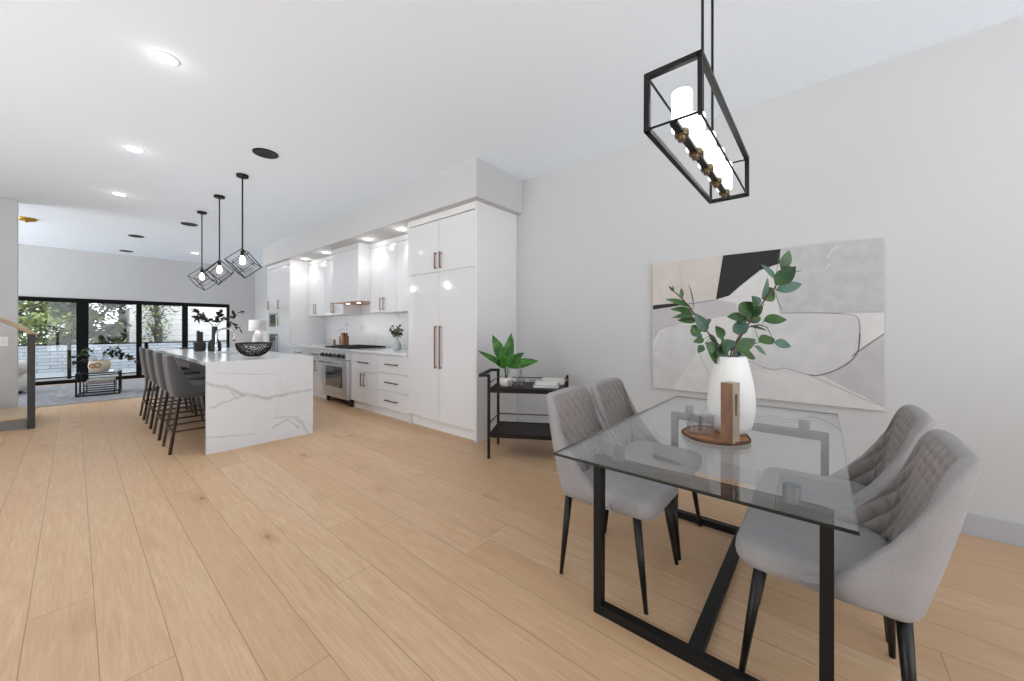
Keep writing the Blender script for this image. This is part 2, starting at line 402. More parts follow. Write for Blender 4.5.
# sliding glass wall, four panes
fr = MB()
fr.box(-2.2, 2.885, YF - .02, YF + .1, WZ - .095, WZ)
fr.box(-2.2, 2.885, YF - .02, YF + .1, 0, .075)
for a, b in ((-2.2, -2.1), (.03, .215), (1.0, 1.095), (1.865, 1.975), (2.835, 2.885)): fr.box(a, b, YF - .02, YF + .1, .06, WZ - .09)
win = fr.build('window_1', M['win_black'], bev=.004); win['kind'] = 'structure'
for a, b in ((-2.1, .03), (.215, 1.0), (1.095, 1.865), (1.975, 2.835)):
    MB().box(a, b, YF + .04, YF + .048, .07, WZ - .09).build('pane', M['glass_win'], win)

# ---------------------------------------------------------------- kitchen
K = 2.815
def handle_v(y, z0, z1, parent, x=K, w=.012, proj=.034):
    h = MB(); h.box(x - proj, x - proj + .012, y - w / 2, y + w / 2, z0, z1)
    for z in (z0 + .012, z1 - .012): h.box(x - proj + .01, x + .004, y - w / 2, y + w / 2, z - .006, z + .006)
    return h.build('handle', M['bronze'], parent, bev=.0015)
def handle_h(y0, y1, z, parent, x=K, w=.012, proj=.034):
    h = MB(); h.box(x - proj, x - proj + .012, y0, y1, z - w / 2, z + w / 2)
    for y in (y0 + .012, y1 - .012): h.box(x - proj + .01, x + .004, y - .006, y + .006, z - w / 2, z + w / 2)
    return h.build('handle', M['bronze_dark'], parent, bev=.0015)
G = .002
def local(root):
    """parts below are written in world coordinates, so the root's offset is taken out"""
    bpy.context.view_layer.update()
    for c in [x for x in bpy.data.objects if x.parent == root]:
        c.location = Vector(c.location) - Vector(root.location)
def door(y0, y1, z0, z1, root, x=K, m='gloss', t=.02, name='door'):
    return MB().box(x, x + t, y0 + G, y1 - G, z0 + G, z1 - G).build(name, M[m], root, bev=.0015)

def cabinet_root(name, y0, y1, z, label, cat, group=None, x=K):
    return empty(name, ((x + XW) / 2, (y0 + y1) / 2, z), label, cat, group)

# tall pantry
r = cabinet_root('pantry_cabinet', 2.875, 4.15, 0, 'tall glossy white pantry cabinet with four doors at the near end of the kitchen', 'cabinet')
c = MB().box(K + .022, XW - .002, 2.895, 4.15, .13, 2.56).box(K, XW - .002, 2.875, 2.895, 0, 2.64).box(K + .01, XW - .05, 4.13, 4.15, 0, .13)
c.build('carcass', M['carc'], r, bev=.001)
MB().box(K + .06, K + .075, 2.895, 4.13, 0, .13).build('toe_kick', M['carc'], r)
MB().box(K - .004, K + .02, 2.8951, 4.15, 2.562, 2.638).build('filler_panel', M['carc'], r, bev=.001)
for (a, b, z0, z1, hy, h0, h1) in ((2.897, 3.515, 1.93, 2.553, 3.472, 1.966, 2.165), (3.515, 4.15, 1.93, 2.553, 3.562, 1.966, 2.165),
                                   (2.897, 3.515, .135, 1.927, 3.472, .768, 1.28), (3.515, 4.15, .135, 1.927, 3.562, .768, 1.28)):
    d = door(a, b, z0, z1, r); handle_v(hy, h0, h1, d, w=.016)
local(r)

# base units
def base_unit(y0, y1, label, layout, group='white base cabinets'):
    r = cabinet_root('base_cabinet', y0, y1, 0, label, 'cabinet', group)
    MB().box(K + .024, XW - .002, y0, y1, .115, .884).build('carcass', M['carc'], r)
    MB().box(K + .055, K + .07, y0, y1, 0, .115).build('toe_kick', M['carc'], r)
    for kind, a, b, z0, z1, hy in layout:
        d = door(a, b, z0, z1, r, x=K + .004, name=kind)
        if kind == 'drawer': handle_h((a + b) / 2 - .15, (a + b) / 2 + .15, (z0 + z1) / 2 + .0, d, x=K + .004)
        else: handle_v(hy, z1 - .215, z1 - .02, d, x=K + .004)
    local(r)
base_unit(4.152, 4.92, 'white base cabinet with three stacked drawers beside the tall pantry', [('drawer', 4.152, 4.92, .12, .372, 0), ('drawer', 4.152, 4.92, .372, .622, 0), ('drawer', 4.152, 4.92, .622, .878, 0)])
base_unit(4.92, 5.698, 'white base cabinet with one drawer over two doors, right of the range', [('drawer', 4.92, 5.698, .59, .878, 0), ('door', 4.92, 5.31, .12, .588, 5.265), ('door', 5.31, 5.698, .12, .588, 5.355)])
base_unit(6.63, 7.43, 'white base cabinet with a top drawer over two doors, directly left of the range', [('drawer', 6.63, 7.43, .69, .878, 0), ('door', 6.63, 7.03, .12, .688, 6.985), ('door', 7.03, 7.43, .12, .688, 7.075)])
base_unit(7.43, 8.24, 'white base cabinet between the oven tower and the door pair left of the range', [('drawer', 7.43, 8.24, .69, .878, 0), ('door', 7.43, 7.83, .12, .688, 7.785), ('door', 7.83, 8.24, .12, .688, 7.875)])
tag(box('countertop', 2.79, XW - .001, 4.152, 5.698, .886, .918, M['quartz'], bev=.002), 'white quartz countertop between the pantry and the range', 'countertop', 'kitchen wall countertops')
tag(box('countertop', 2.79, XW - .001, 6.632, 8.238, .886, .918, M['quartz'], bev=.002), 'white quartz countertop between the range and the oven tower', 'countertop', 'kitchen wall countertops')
o = MB().box(XW - .02, XW - .001, 4.152 - 6.2, 8.238 - 6.2, 0, .58).box(XW - .02, XW - .001, 5.72 - 6.2, 6.65 - 6.2, .58, .77).build('backsplash', M['splash'], None, (0, 6.2, .92))
tag(o, 'white marble backsplash with grey veins behind the range', 'backsplash')
for yy in (4.35, 7.2):
    pass
# wall units
def wall_unit(y0, y1, label, hs):
    r = cabinet_root('wall_cabinet', y0, y1, 1.5, label, 'cabinet', 'white wall cabinets over the counter', x=3.15)
    MB().box(3.172, XW - .002, y0, y1, 1.503, 2.56).build('carcass', M['carc'], r)
    MB().box(3.152, 3.17, y0, y1, 2.562, 2.638).build('filler_panel', M['carc'], r)
    m = (y0 + y1) / 2
    for a, b, hy in ((y0, m, m - .045), (m, y1, m + .045)):
        d = door(a, b, 1.503, 2.555, r, x=3.15); handle_v(hy, 1.54, 1.735, d, x=3.15)
    local(r)
wall_unit(4.152, 4.935, 'white wall cabinet tucked against the tall pantry', 0)
wall_unit(4.935, 5.718, 'white wall cabinet directly right of the range hood', 0)
wall_unit(6.652, 7.445, 'white wall cabinet directly left of the range hood', 0)
wall_unit(7.445, 8.238, 'white wall cabinet next to the oven tower', 0)
# range hood
r = cabinet_root('range_hood', 5.72, 6.65, 1.69, 'boxy white range hood with a steel underside above the range', 'range hood', x=2.95)
MB().box(2.95, XW - .022, 5.72, 6.65, 1.697, 2.638).build('hood_cover', M['gloss'], r, bev=.002)
MB().box(2.948, 2.951, 5.722, 6.648, 2.556, 2.5605).build('shadow_line', M['gap'], r)
MB().box(2.955, XW - .03, 5.725, 6.645, 1.685, 1.6965).build('liner', M['copper'], r)  # steel underside, its warm reflection put in as copper colour
for yy in (6.06, 6.44):
    MB().cyl(3.13, yy, 1.681, 1.6849, .028).build('hood_light', M['downlight'], r)
local(r)
for yy in (6.06, 6.44): spot('hood_lamp', (3.13, yy, 1.675), 4, 110)
# oven tower
r = cabinet_root('oven_tower', 8.24, 9.6, 0, 'tall white cabinet holding steel built-in ovens at the far end of the kitchen', 'cabinet')
MB().box(K + .022, XW - .002, 8.26, 9.58, .1, 2.56).box(K, XW - .002, 8.24, 8.26, 0, 2.638).box(K, XW - .002, 9.58, 9.6, 0, 2.638).build('carcass', M['carc'], r)
MB().box(K - .004, K + .02, 8.262, 9.578, 2.562, 2.638).build('filler_panel', M['carc'], r)
for a, b, z0, z1, hy, h0 in ((8.262, 8.92, 1.625, 2.553, 8.87, 1.66), (8.92, 9.578, 1.625, 2.553, 9.5, 1.66), (8.262, 8.92, .1, .5, 8.87, .25), (8.92, 9.578, .1, .5, 8.97, .25)):
    d = door(a, b, z0, z1, r); handle_v(hy, h0, h0 + .19, d, w=.03)
local(r)
def wall_oven(z0, z1, label, name):
    r = empty(name, (K, 8.92, z0), label, 'oven', 'steel built-in ovens in the far cabinet')
    H = z1 - z0
    MB().box(-.012, .02, -.655, .655, 0, H).build('front_panel', M['steel'], r, bev=.002)
    MB().box(-.017, -.011, .0, .5, H * .12, H * .85).build('glass_door', M['screen'], r)
    MB().box(-.02, -.0165, .08, .42, H * .3, H * .75).build('display', M['oven_glass'], r)
    h = MB().box(-.055, -.04, -.05, -.03, H * .1, H * .8)
    for z in (H * .14, H * .76): h.box(-.042, -.01, -.05, -.03, z - .008, z + .008)
    h.build('handle', M['steel'], r)
    return r
wall_oven(1.24, 1.615, 'steel built-in microwave oven with a small dark window, upper of the pair', 'microwave_oven')
wall_oven(.505, 1.235, 'steel built-in wall oven directly below the microwave', 'wall_oven')

# gas range
r = empty('gas_range', (3.1, 6.165, 0), 'stainless steel gas range with a front oven door between the white base cabinets', 'stove')
X0, X1, Y0, Y1 = 2.755, 3.48, 5.703, 6.627
MB().box(X0 + .045, X1, Y0, Y1, .115, .905).build('body', M['steel'], r, bev=.003)
MB().box(X0 + .1, X1, Y0 + .02, Y1 - .02, .045, .115).build('base_plinth', M['iron'], r)
for yy in (Y0 + .04, Y1 - .04):
    MB().cyl(X0 + .09, yy, 0, .115, .02).build('leg', M['iron'], r)
d = MB().box(X0, X0 + .044, Y0 + .006, Y1 - .006, .185, .735).build('oven_door', M['steel'], r, bev=.004)
MB().box(X0 - .004, X0 + .001, 5.87, 6.46, .29, .625).build('window', M['oven_glass'], d)
h = MB().bar((X0 - .05, Y0 + .03, .69), (X0 - .05, Y1 - .03, .69), .028)
for yy in (Y0 + .05, Y1 - .05): h.box(X0 - .05, X0 + .002, yy - .01, yy + .01, .68, .70)
h.build('handle', M['chrome'], d, bev=.006)
MB().box(X0 + .01, X0 + .044, Y0 + .006, Y1 - .006, .115, .178).build('kick_drawer', M['steel'], r, bev=.003)
MB().box(X0 - .012, X0 + .044, Y0, Y1, .745, .875).build('control_panel', M['steel'], r, bev=.006)
for k in range(6):
    yy = Y0 + .09 + k * (Y1 - Y0 - .18) / 5
    kb = MB().tube([(X0 - .012, yy, .805), (X0 - .02, yy, .805), (X0 - .022, yy, .805), (X0 - .052, yy, .805)], [.036, .036, .028, .024], 16)
    kb.build('knob', M['iron'] if k % 2 else M['bronze_dark'], r)
MB().box(X0 - .02, X1, Y0, Y1, .9, .918).build('cooktop', M['steel'], r, bev=.004)
for k in range(3):
    g = MB(); ya = Y0 + .02 + k * .297; yb = ya + .285
    for t in range(4): g.box(X0 + .05, X1 - .05, ya + t * .09, ya + t * .09 + .014, .925, .948)
    for t in range(5): g.box(X0 + .05 + t * .15, X0 + .064 + t * .15, ya, yb, .925, .948)
    for ya_ in (ya, yb - .015):
        for xa in (X0 + .05, X1 - .064): g.box(xa, xa + .014, ya_, ya_ + .014, .918, .93)
    g.build('grate', M['iron'], r)
for x in (X0 + .2, X0 + .53):
    for k in range(3): MB().cyl(x, Y0 + .16 + k * .3, .918, .93, .045, 20).build('burner', M['iron'], r)
local(r)

# ---------------------------------------------------------------- island
r = empty('kitchen_island', (1.35, 4.66, 0), 'large kitchen island with a grey-veined white quartz waterfall end', 'kitchen island')
L = 3.22
t = MB()
t.box(-.51, .49, 0, .035, 0, .915)                       # waterfall end
t.box(-.51, .49, L - .035, L, 0, .915)
zt, zb = .915, .88
sx0, sx1, sy0, sy1 = -.06, .38, 1.25, 1.95             # sink opening
t.box(-.51, sx0, .035, L - .035, zb, zt).box(sx1, .49, .035, L - .035, zb, zt)
t.box(sx0, sx1, .035, sy0, zb, zt).box(sx0, sx1, sy1, L - .035, zb, zt)
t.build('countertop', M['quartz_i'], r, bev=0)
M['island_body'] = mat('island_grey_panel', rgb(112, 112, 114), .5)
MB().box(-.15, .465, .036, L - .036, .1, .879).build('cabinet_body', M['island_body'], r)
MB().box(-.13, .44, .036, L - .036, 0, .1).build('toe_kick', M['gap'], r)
MB().box(sx0 - .01, sx1 + .01, sy0 - .01, sy1 + .01, .7, .71).box(sx0 - .012, sx0, sy0, sy1, .7, .879).box(sx1, sx1 + .012, sy0, sy1, .7, .879).box(sx0, sx1, sy0 - .012, sy0, .7, .879).box(sx0, sx1, sy1, sy1 + .012, .7, .879).build('sink', mat('dark_granite_sink', rgb(44, 44, 46), .4), r)
for y in (.35, .85):
    o = MB().box(-.158, -.15, y - .04, y + .04, .70, .82).build('outlet', M['plate'], r, bev=.002)
for k in range(4):
    d = MB().box(.467, .485, .04 + k * .785, .82 + k * .785, .11, .876).build('door', M['gloss'], r, bev=.0015)

# faucet
r = empty('kitchen_faucet', (1.235, 6.26, .915), 'tall chrome gooseneck faucet beside the island sink', 'faucet')
pts = [(0, 0, 0), (0, 0, .16), (0, 0, .25)]
for k in range(1, 13):
    a = PI * k / 12 * 1.0; pts.append((.095 - .095 * cos(a), -.0, .25 + .085 * sin(a)))
pts.append((.195, 0, .20))
MB().tube(pts, .012, 12).build('spout', M['chrome'], r)
MB().tube([(.193, 0, .235), (.197, 0, .16)], [.015, .017], 12).build('spray_head', M['chrome'], r)
MB().lathe([(0, 0), (.028, 0), (.028, .008), (.019, .02), (.017, .13), (0, .135)], 20).build('base', M['chrome'], r)
MB().tube([(0, -.015, .09), (0, -.06, .11)], .006, 8).build('lever', M['chrome'], r)

# woven black bowl
r = empty('wire_bowl', (1.358, 5.10, .917), 'black openwork wire bowl on the near end of the island', 'bowl')
bm = bmesh.new(); bmesh.ops.create_icosphere(bm, subdivisions=4, radius=1)
bmesh.ops.delete(bm, geom=[v for v in bm.verts if v.co.z > .02], context='VERTS')
random.seed(5)
for v in bm.verts:
    v.co = Vector((v.co.x * .175, v.co.y * .175, (v.co.z + 1) * .16)) if v.co.z > -.93 else Vector((v.co.x * .175, v.co.y * .175, .010))
    v.co += Vector((random.uniform(-1, 1), random.uniform(-1, 1), random.uniform(-.5, .5))) * .004
ed = [e for e in bm.edges if random.random() < .22 and not e.is_boundary]
bmesh.ops.dissolve_edges(bm, edges=ed, use_verts=False)
me = bpy.data.meshes.new('bowl_lattice'); bm.to_mesh(me); bm.free(); me.materials.append(M['black'])
o = bpy.data.objects.new('bowl_lattice', me); COL.objects.link(o); o.parent = r
md = o.modifiers.new('wire', 'WIREFRAME'); md.thickness = .009; md.use_even_offset = False
ring = [(.175 * cos(2 * PI * k / 40), .175 * sin(2 * PI * k / 40), .162) for k in range(41)]
MB().tube(ring, .006, 8, cap=False).build('rim', M['black'], r)

# black vases at the far end
r = empty('twin_neck_vase', (1.184, 6.98, .915), 'black vase with two short square necks on the far end of the island', 'vase')
MB().box(-.066, .066, -.055, .055, 0, .135).build('vase_body', M['dgreen_vase'], r, bev=.02, seg=3)
MB().box(-.035, -.002, -.025, .02, .12, .30).build('neck', M['dgreen_vase'], r, bev=.006)
MB().box(.004, .036, -.02, .03, .12, .285).build('neck', M['dgreen_vase'], r, bev=.006)
r = empty('black_bottle_vase', (1.335, 6.86, .915), 'black vase with a tall neck holding dark dried branches, on the island behind the faucet', 'vase')
MB().lathe([(0, 0), (.072, 0), (.08, .02), (.08, .10), (.07, .14), (.036, .175), (.034, .36), (.026, .36), (.026, .18), (0, .17)], 28).build('vase_body', M['dgreen_vase'], r)
def leafpts(base, tip, w, nrm, curl=.12, n=6, fold=.15):
    b = Vector(base); t = Vector(tip); d = t - b; Ln = d.length; d.normalize(); nrm = Vector(nrm)
    nrm = (nrm - d * nrm.dot(d)); nrm = nrm.normalized() if nrm.length > 1e-4 else d.orthogonal().normalized()
    s = d.cross(nrm).normalized(); rows = []
    for i in range(n + 1):
        u = i / n; ww = w / 2 * (sin(PI * min(1, (u * .97 + .015) ** .8)) ** .9) * 1.02
        c = b + d * Ln * u - nrm * curl * Ln * (u - .3) ** 2
        rows.append((c - s * ww + nrm * fold * ww, c, c + s * ww + nrm * fold * ww))
    return rows
def leaf(mb, base, tip, w, nrm, mi=0, **k):
    rows = leafpts(base, tip, w, nrm, **k); n = len(rows)
    v = [p for r_ in rows for p in r_]; f = []
    for i in range(n - 1):
        f += [(i * 3, i * 3 + 1, i * 3 + 4, i * 3 + 3), (i * 3 + 1, i * 3 + 2, i * 3 + 5, i * 3 + 4)]
    mb.add(v, f, mi, True)
random.seed(3)
Rv, Fv = Vector((.644, -.765, 0)), Vector((.765, .644, 0))
def dried(name, path, leaves, label):
    r = empty(name, (1.335, 6.86, 1.1), label, 'branch', 'dark dried branches in the black vase')
    P = [Rv * a + Fv * d + Vector((0, 0, z)) for a, d, z in path]
    MB().tube(P, [.005] + [.003] * (len(P) - 1), 6).build('stem', M['stem'], r)
    mb = MB()
    for k in range(leaves):
        t = .45 + .55 * k / leaves; i = min(int(t * (len(P) - 1)), len(P) - 2); f = t * (len(P) - 1) - i
        b = P[i].lerp(P[i + 1], f); dr = (P[i + 1] - P[i]).normalized()
        sd = Vector((random.uniform(-1, 1), random.uniform(-1, 1), random.uniform(-.6, .8))).normalized()
        leaf(mb, b, b + (dr * .5 + sd * .8)  .normalized() * random.uniform(.06, .09), .05, (random.uniform(-1, 1), random.uniform(-1, 1), 1), n=4)
    mb.build('leaves', M['black_leaf'], r, weld=False, recalc=False)
dried('dried_branch', [(0, 0, .0), (-.02, 0, .17), (-.12, .03, .26), (-.27, .06, .29), (-.37, .07, .30)], 26, 'dark dried branch reaching left out of the black vase')
dried('dried_branch', [(0, 0, .0), (0, 0, .17), (-.1, -.02, .28), (-.2, -.03, .36), (-.26, -.03, .42)], 22, 'dark dried branch rising steeply left out of the black vase')
dried('dried_branch', [(0, 0, .0), (.01, 0, .2), (.05, 0, .3), (.08, .02, .38)], 18, 'short dark dried branch standing upright in the black vase')
dried('dried_branch', [(0, 0, .0), (.02, 0, .17), (.1, .03, .28), (.25, .06, .36), (.36, .08, .40)], 10, 'sparse dried branch reaching up to the right of the faucet')
dried('dried_branch', [(0, 0, .0), (.02, 0, .17), (.14, -.03, .29), (.3, -.05, .22), (.43, -.06, .13)], 13, 'dried branch drooping right towards the table lamp')

# ---------------------------------------------------------------- upholstered shells (chairs and stools), facing +y
def shell(W, D, yf, rc, zb, zt, zseat, lean, th, prof, quilt=False, NU=120, top_in=.04, crown=.0):
    """returns (outer shell MB, inner panel MB). Plan is a U: sides at x=+-W from y=yf back to y=-D."""
    segs = [('l', (-W, yf), (-W, -D + rc)), ('a', (-W + rc, -D + rc), PI, 1.5 * PI), ('l', (-W + rc, -D), (W - rc, -D)), ('a', (W - rc, -D + rc), 1.5 * PI, 2 * PI), ('l', (W, -D + rc), (W, yf))]
    lens = []
    for s_ in segs: lens.append(math.dist(s_[1], s_[2]) if s_[0] == 'l' else rc * PI / 2)
    tot = sum(lens)
    def plan(u):
        d = u * tot
        for s_, l in zip(segs, lens):
            if d <= l + 1e-9:
                f = d / l
                if s_[0] == 'l':
                    (ax, ay), (bx, by) = s_[1], s_[2]; p = (ax + (bx - ax) * f, ay + (by - ay) * f)
                    tx, ty = bx - ax, by - ay; q = math.hypot(tx, ty); nrm = (-ty / q, tx / q)
                else:
                    a = s_[2] + (s_[3] - s_[2]) * f; p = (s_[1][0] + rc * cos(a), s_[1][1] + rc * sin(a)); nrm = (-cos(a), -sin(a))
                return p, nrm
            d -= l
        return (W, yf), (-1, 0)
    def sm(x): x = max(0., min(1., x)); return x * x * (3 - 2 * x)
    def top(u):
        (x, y), n = plan(u)
        z = prof[-1][1]
        for (ya, za), (yc, zc) in zip(prof, prof[1:]):
            if y >= yc:
                f = max(0., min(1., (ya - y) / (ya - yc))); z = za + (zc - za) * f; break
        if y < -D + rc: z -= crown * (abs(x) / W) ** 2
        return z
    def pos(u, z, off):
        (x, y), n = plan(u); k = (z - zb) / (zt - zb); k = max(-.2, k)
        x, y = x + n[0] * off, y + n[1] * off
        y0 = y
        back = max(0., min(1., (yf - y) / (yf + D)))
        sx = 1 - top_in / W * sm(k) * (.3 + .7 * back)
        return Vector((x * sx, y - lean * max(0, k) * back, z))
    NO = 14; outer = []
    for i in range(NU + 1):
        u = i / NU; T = top(u); col = []
        col.append(pos(u, zb - .012, th * .9)); col.append(pos(u, zb - .010, th * .45)); col.append(pos(u, zb + .004, th * .12))
        for j in range(NO + 1):
            z = zb + .02 + (T - th * .45 - zb - .02) * j / NO
            bul = .006 * sin(PI * j / NO)
            col.append(pos(u, z, -bul))
        for k in range(1, 7):
            a = PI * k / 6; col.append(pos(u, T - th * .45 + th * .45 * sin(a), th / 2 - th / 2 * cos(a)))
        outer.append(col)
    mo = MB(); mo.loft(outer, closed=False, cap=False)
    # front closing strips of the shell ends
    for col in (outer[0], outer[-1]):
        mo.add(col, [tuple(range(len(col)))], 0, False)
    NI = 56 if quilt else 12; inner = []
    for i in range(NU * (2 if quilt else 1) + 1):
        u = i / (NU * (2 if quilt else 1)); T = top(u); col = []
        edge = min(1., min(u, 1 - u) / .03)
        for j in range(NI + 1):
            t_ = j / NI; z = (T - th * .45) + (zseat - .05 - (T - th * .45)) * t_
            h = 0.
            if quilt:
                a = (u - .5) * tot / .066; b = z / .082
                h = (abs(sin(PI * (a + b) / 1.0)) * abs(sin(PI * (a - b) / 1.0))) ** .42 * .014 - .005
                h *= sm(t_ / .05) * edge
            col.append(pos(u, z, th + .002 * sm(t_ * 4) + h))
        inner.append(col)
    mi_ = MB(); mi_.loft(inner, closed=False, cap=False)
    return mo, mi_

def cushion(W, y0, y1, z0, z1, rp=.07, re=.03, crown=.012, front_w=None):
    """rounded seat pad"""
    fw = front_w or W
    def outline(ins, z, n=10):
        pts = []
        for (cx, cy, a0, ww) in ((fw - rp, y1 - rp, 0, fw), (-(fw - rp), y1 - rp, PI / 2, fw), (-(W - rp), y0 + rp, PI, W), (W - rp, y0 + rp, 1.5 * PI, W)):
            for k in range(n + 1):
                a = a0 + PI / 2 * k / n; r_ = max(.002, rp - ins)
                dx = ins - (rp - r_) if ins > rp else 0
                pts.append(Vector((cx + r_ * cos(a) - (dx if cx > 0 else -dx), cy + r_ * sin(a) - (dx if cy > (y0 + y1) / 2 else -dx), z)))
        return pts
    rings = []
    rings.append(outline(re * 1.6, z0))
    for k in range(0, 5):
        a = PI / 2 * k / 4; rings.append(outline(re * (1 - sin(a)), z0 + re * (1 - cos(a))))
    for k in range(1, 6):
        a = PI / 2 * k / 5; rings.append(outline(re * (1 - cos(a)), z1 - re + re * sin(a)))
    for k in range(1, 6):
        ins = re + (W - re - .02) * k / 5 * .6; rings.append(outline(ins, z1 + crown * (1 - (1 - k / 5) ** 2)))
    return MB().loft(rings)

def make_chair():
    r = empty('dining_chair', (0, 0, 0), '', 'chair', 'quilted dining chairs')
    mo, mi_ = shell(.24, .235, .05, .06, .41, .905, .47, .115, .032, [(.05, .435), (-.02, .465), (-.09, .545), (-.135, .62), (-.165, .70), (-.184, .775), (-.199, .84), (-.211, .882), (-.224, .902), (-.2349, .908)], True, 130, .012, .012)
    mo.build('backrest_shell', M['seat_grey'], r)
    q = mi_.build('quilted_backrest', M['seat_quilt'], r); q['label'] = 'diamond-quilted inner face of the backrest'
    cushion(.233, -.2, .245, .385, .482, .085, .04, .012, .222).build('seat', M['seat_grey'], r)
    for sx in (-1, 1):
        for sy, fx, fy in ((1, .222, .215), (-1, .235, -.215)):
            a = Vector((sx * .19, .16 if sy > 0 else -.195, .40)); b = Vector((sx * fx, fy, 0))
            MB().tube([a, a.lerp(b, .5), b], [.019, .0155, .0095], 14).build('leg', M['black_wood'], r)
    return r
ch = make_chair()
ch.location = (1.84, .807, 0); ch.rotation_euler.z = PI
ch['label'] = 'grey quilted dining chair on the far side of the glass table, nearer the bar cart'
CH2 = (2.334, .807, 0)
dup(ch, CH2, PI, 'grey quilted dining chair on the far side of the glass table, nearer the painting wall')
dup(ch, (1.775, .01, 0), 0, 'grey quilted dining chair closest to the camera on the near side of the table')
dup(ch, (2.328, .01, 0), 0, 'grey quilted dining chair behind the closest one, nearer the wall')

STP = [(.17, .60), (.05, .62), (-.06, .66), (-.10, .715), (-.135, .80), (-.165, .885), (-.185, .945), (-.205, .975), (-.224, .985)]
def make_stool():
    r = empty('counter_stool', (0, 0, 0), '', 'stool', 'counter stools at the island')
    mo, mi_ = shell(.235, .225, .17, .09, .56, .985, .665, .05, .04, STP, False, 80, .015, .0)
    mo.build('backrest_shell', M['stool_grey'], r); mi_.build('backrest_lining', M['stool_grey'], r)
    cushion(.228, -.2, .235, .55, .675, .07, .035, .01).build('seat', M['stool_grey'], r)
    for sx in (-1, 1):
        for sy in (-1, 1):
            MB().bar((sx * .165, sy * .17, .59), (sx * .2, sy * .255, 0), .021).build('leg', M['bronze_dark'], r)
    fr_ = MB(); z = .215; a, b = .189, .224
    fr_.bar((-a, -b, z), (a, -b, z), .018).bar((-a, b, z), (a, b, z), .018).bar((-a, -b, z), (-a, b, z), .018).bar((a, -b, z), (a, b, z), .018)
    fr_.build('footrest', M['bronze_dark'], r)
    return r
st = make_stool(); st.location = (.863, 5.14, 0); st.rotation_euler.z = -PI / 2
st['label'] = 'charcoal counter stool nearest the camera, first in the island row'
for y, lb in ((5.86, 'charcoal counter stool second from the waterfall end of the island'), (6.58, 'charcoal counter stool third from the waterfall end of the island'), (7.26, 'charcoal counter stool at the far end of the island row')):
    dup(st, (.863, y, 0), -PI / 2, lb)

# ---------------------------------------------------------------- dining table
TX0, TX1, TY0, TY1 = 1.235, 2.86, -.07, .822
r = empty('dining_table', (2.047, .376, 0), 'rectangular glass-topped dining table on a black square-tube metal base', 'table')
bx = MB(); x0, x1, y0, y1 = TX0 - 2.047, TX1 - 2.047, TY0 - .376, TY1 - .376
v = [(x, y, z) for x in (x0, x1) for y in (y0, y1) for z in (.747, .757)]
bx.add(v, [(0, 2, 6, 4), (1, 5, 7, 3)], 0); bx.add(v, [(0, 1, 3, 2), (4, 6, 7, 5), (0, 4, 5, 1), (2, 3, 7, 6)], 1)
bx.build('glass_top', [M['glass_top'], M['glass_edge']], r)
for sx, xx in (('n', 1.502 - 2.047), ('f', 2.595 - 2.047)):
    f_ = MB(); ya, yb = -.028 - .376, .775 - .376
    f_.box(xx - .0225, xx + .0225, ya, ya + .034, 0, .69).box(xx - .0225, xx + .0225, yb - .034, yb, 0, .69)
    f_.box(xx - .0225, xx + .0225, ya + .034, yb - .034, 0, .04).box(xx - .0225, xx + .0225, ya + .034, yb - .034, .65, .69)
    f_.build('frame', M['black'], r, bev=.002)
    for yy in (-.3, .29):
        MB().cyl(xx, yy, .69, .7465, .025, 24).build('glass_support', M['dark_steel'], r, bev=.002)
MB().box(1.5247 - 2.047, 2.5723 - 2.047, -.03, .02, .0, .039).build('stretcher', M['black'], r, bev=.002)

# things on the table
TZ = .7575
r = empty('serving_board', (1.885, .375, TZ), 'round live-edge acacia serving board on the glass table', 'board')
n = 60; ring_ = []
random.seed(11)
rr = [.135 * (1 + .012 * sin(3 * a) + .018 * sin(7 * a + 1) + .008 * random.uniform(-1, 1)) for a in [2 * PI * k / n for k in range(n)]]
rings = [[(q * s_ * cos(2 * PI * k / n), q * s_ * sin(2 * PI * k / n), z) for k, q in enumerate(rr)] for s_, z in ((.95, 0), (1, .004), (1, .013), (.975, .017))]
MB().loft(rings[:3]).build('board', M['acacia'], r)
M['bark_rim'] = mat('dark_bark_edge', rgb(96, 62, 44), .8, bump=(70., .6, .004))
MB().loft([[(q * s_ * cos(2 * PI * k / n), q * s_ * sin(2 * PI * k / n), z) for k, q in enumerate(rr)] for s_, z in ((1.0, .012), (1.02, .004), (1.022, .012), (.995, .0175), (.965, .0155), (.96, .0125))], cap=False).build('rim', M['bark_rim'], r)
VZ = TZ + .0135
r = empty('white_vase', (1.982, .327, VZ), 'large matt white ceramic vase holding leafy branches on the glass table', 'vase')
prof = [(0, 0), (.062, 0), (.073, .006), (.087, .04), (.096, .09), (.099, .13), (.095, .19), (.087, .245), (.076, .295), (.067, .33), (.063, .348), (.060, .352), (.056, .348), (.061, .32), (.08, .25), (.09, .14), (.07, .02), (0, .012)]
MB().lathe(prof, 56).build('vase_body', M['ceramic'], r)
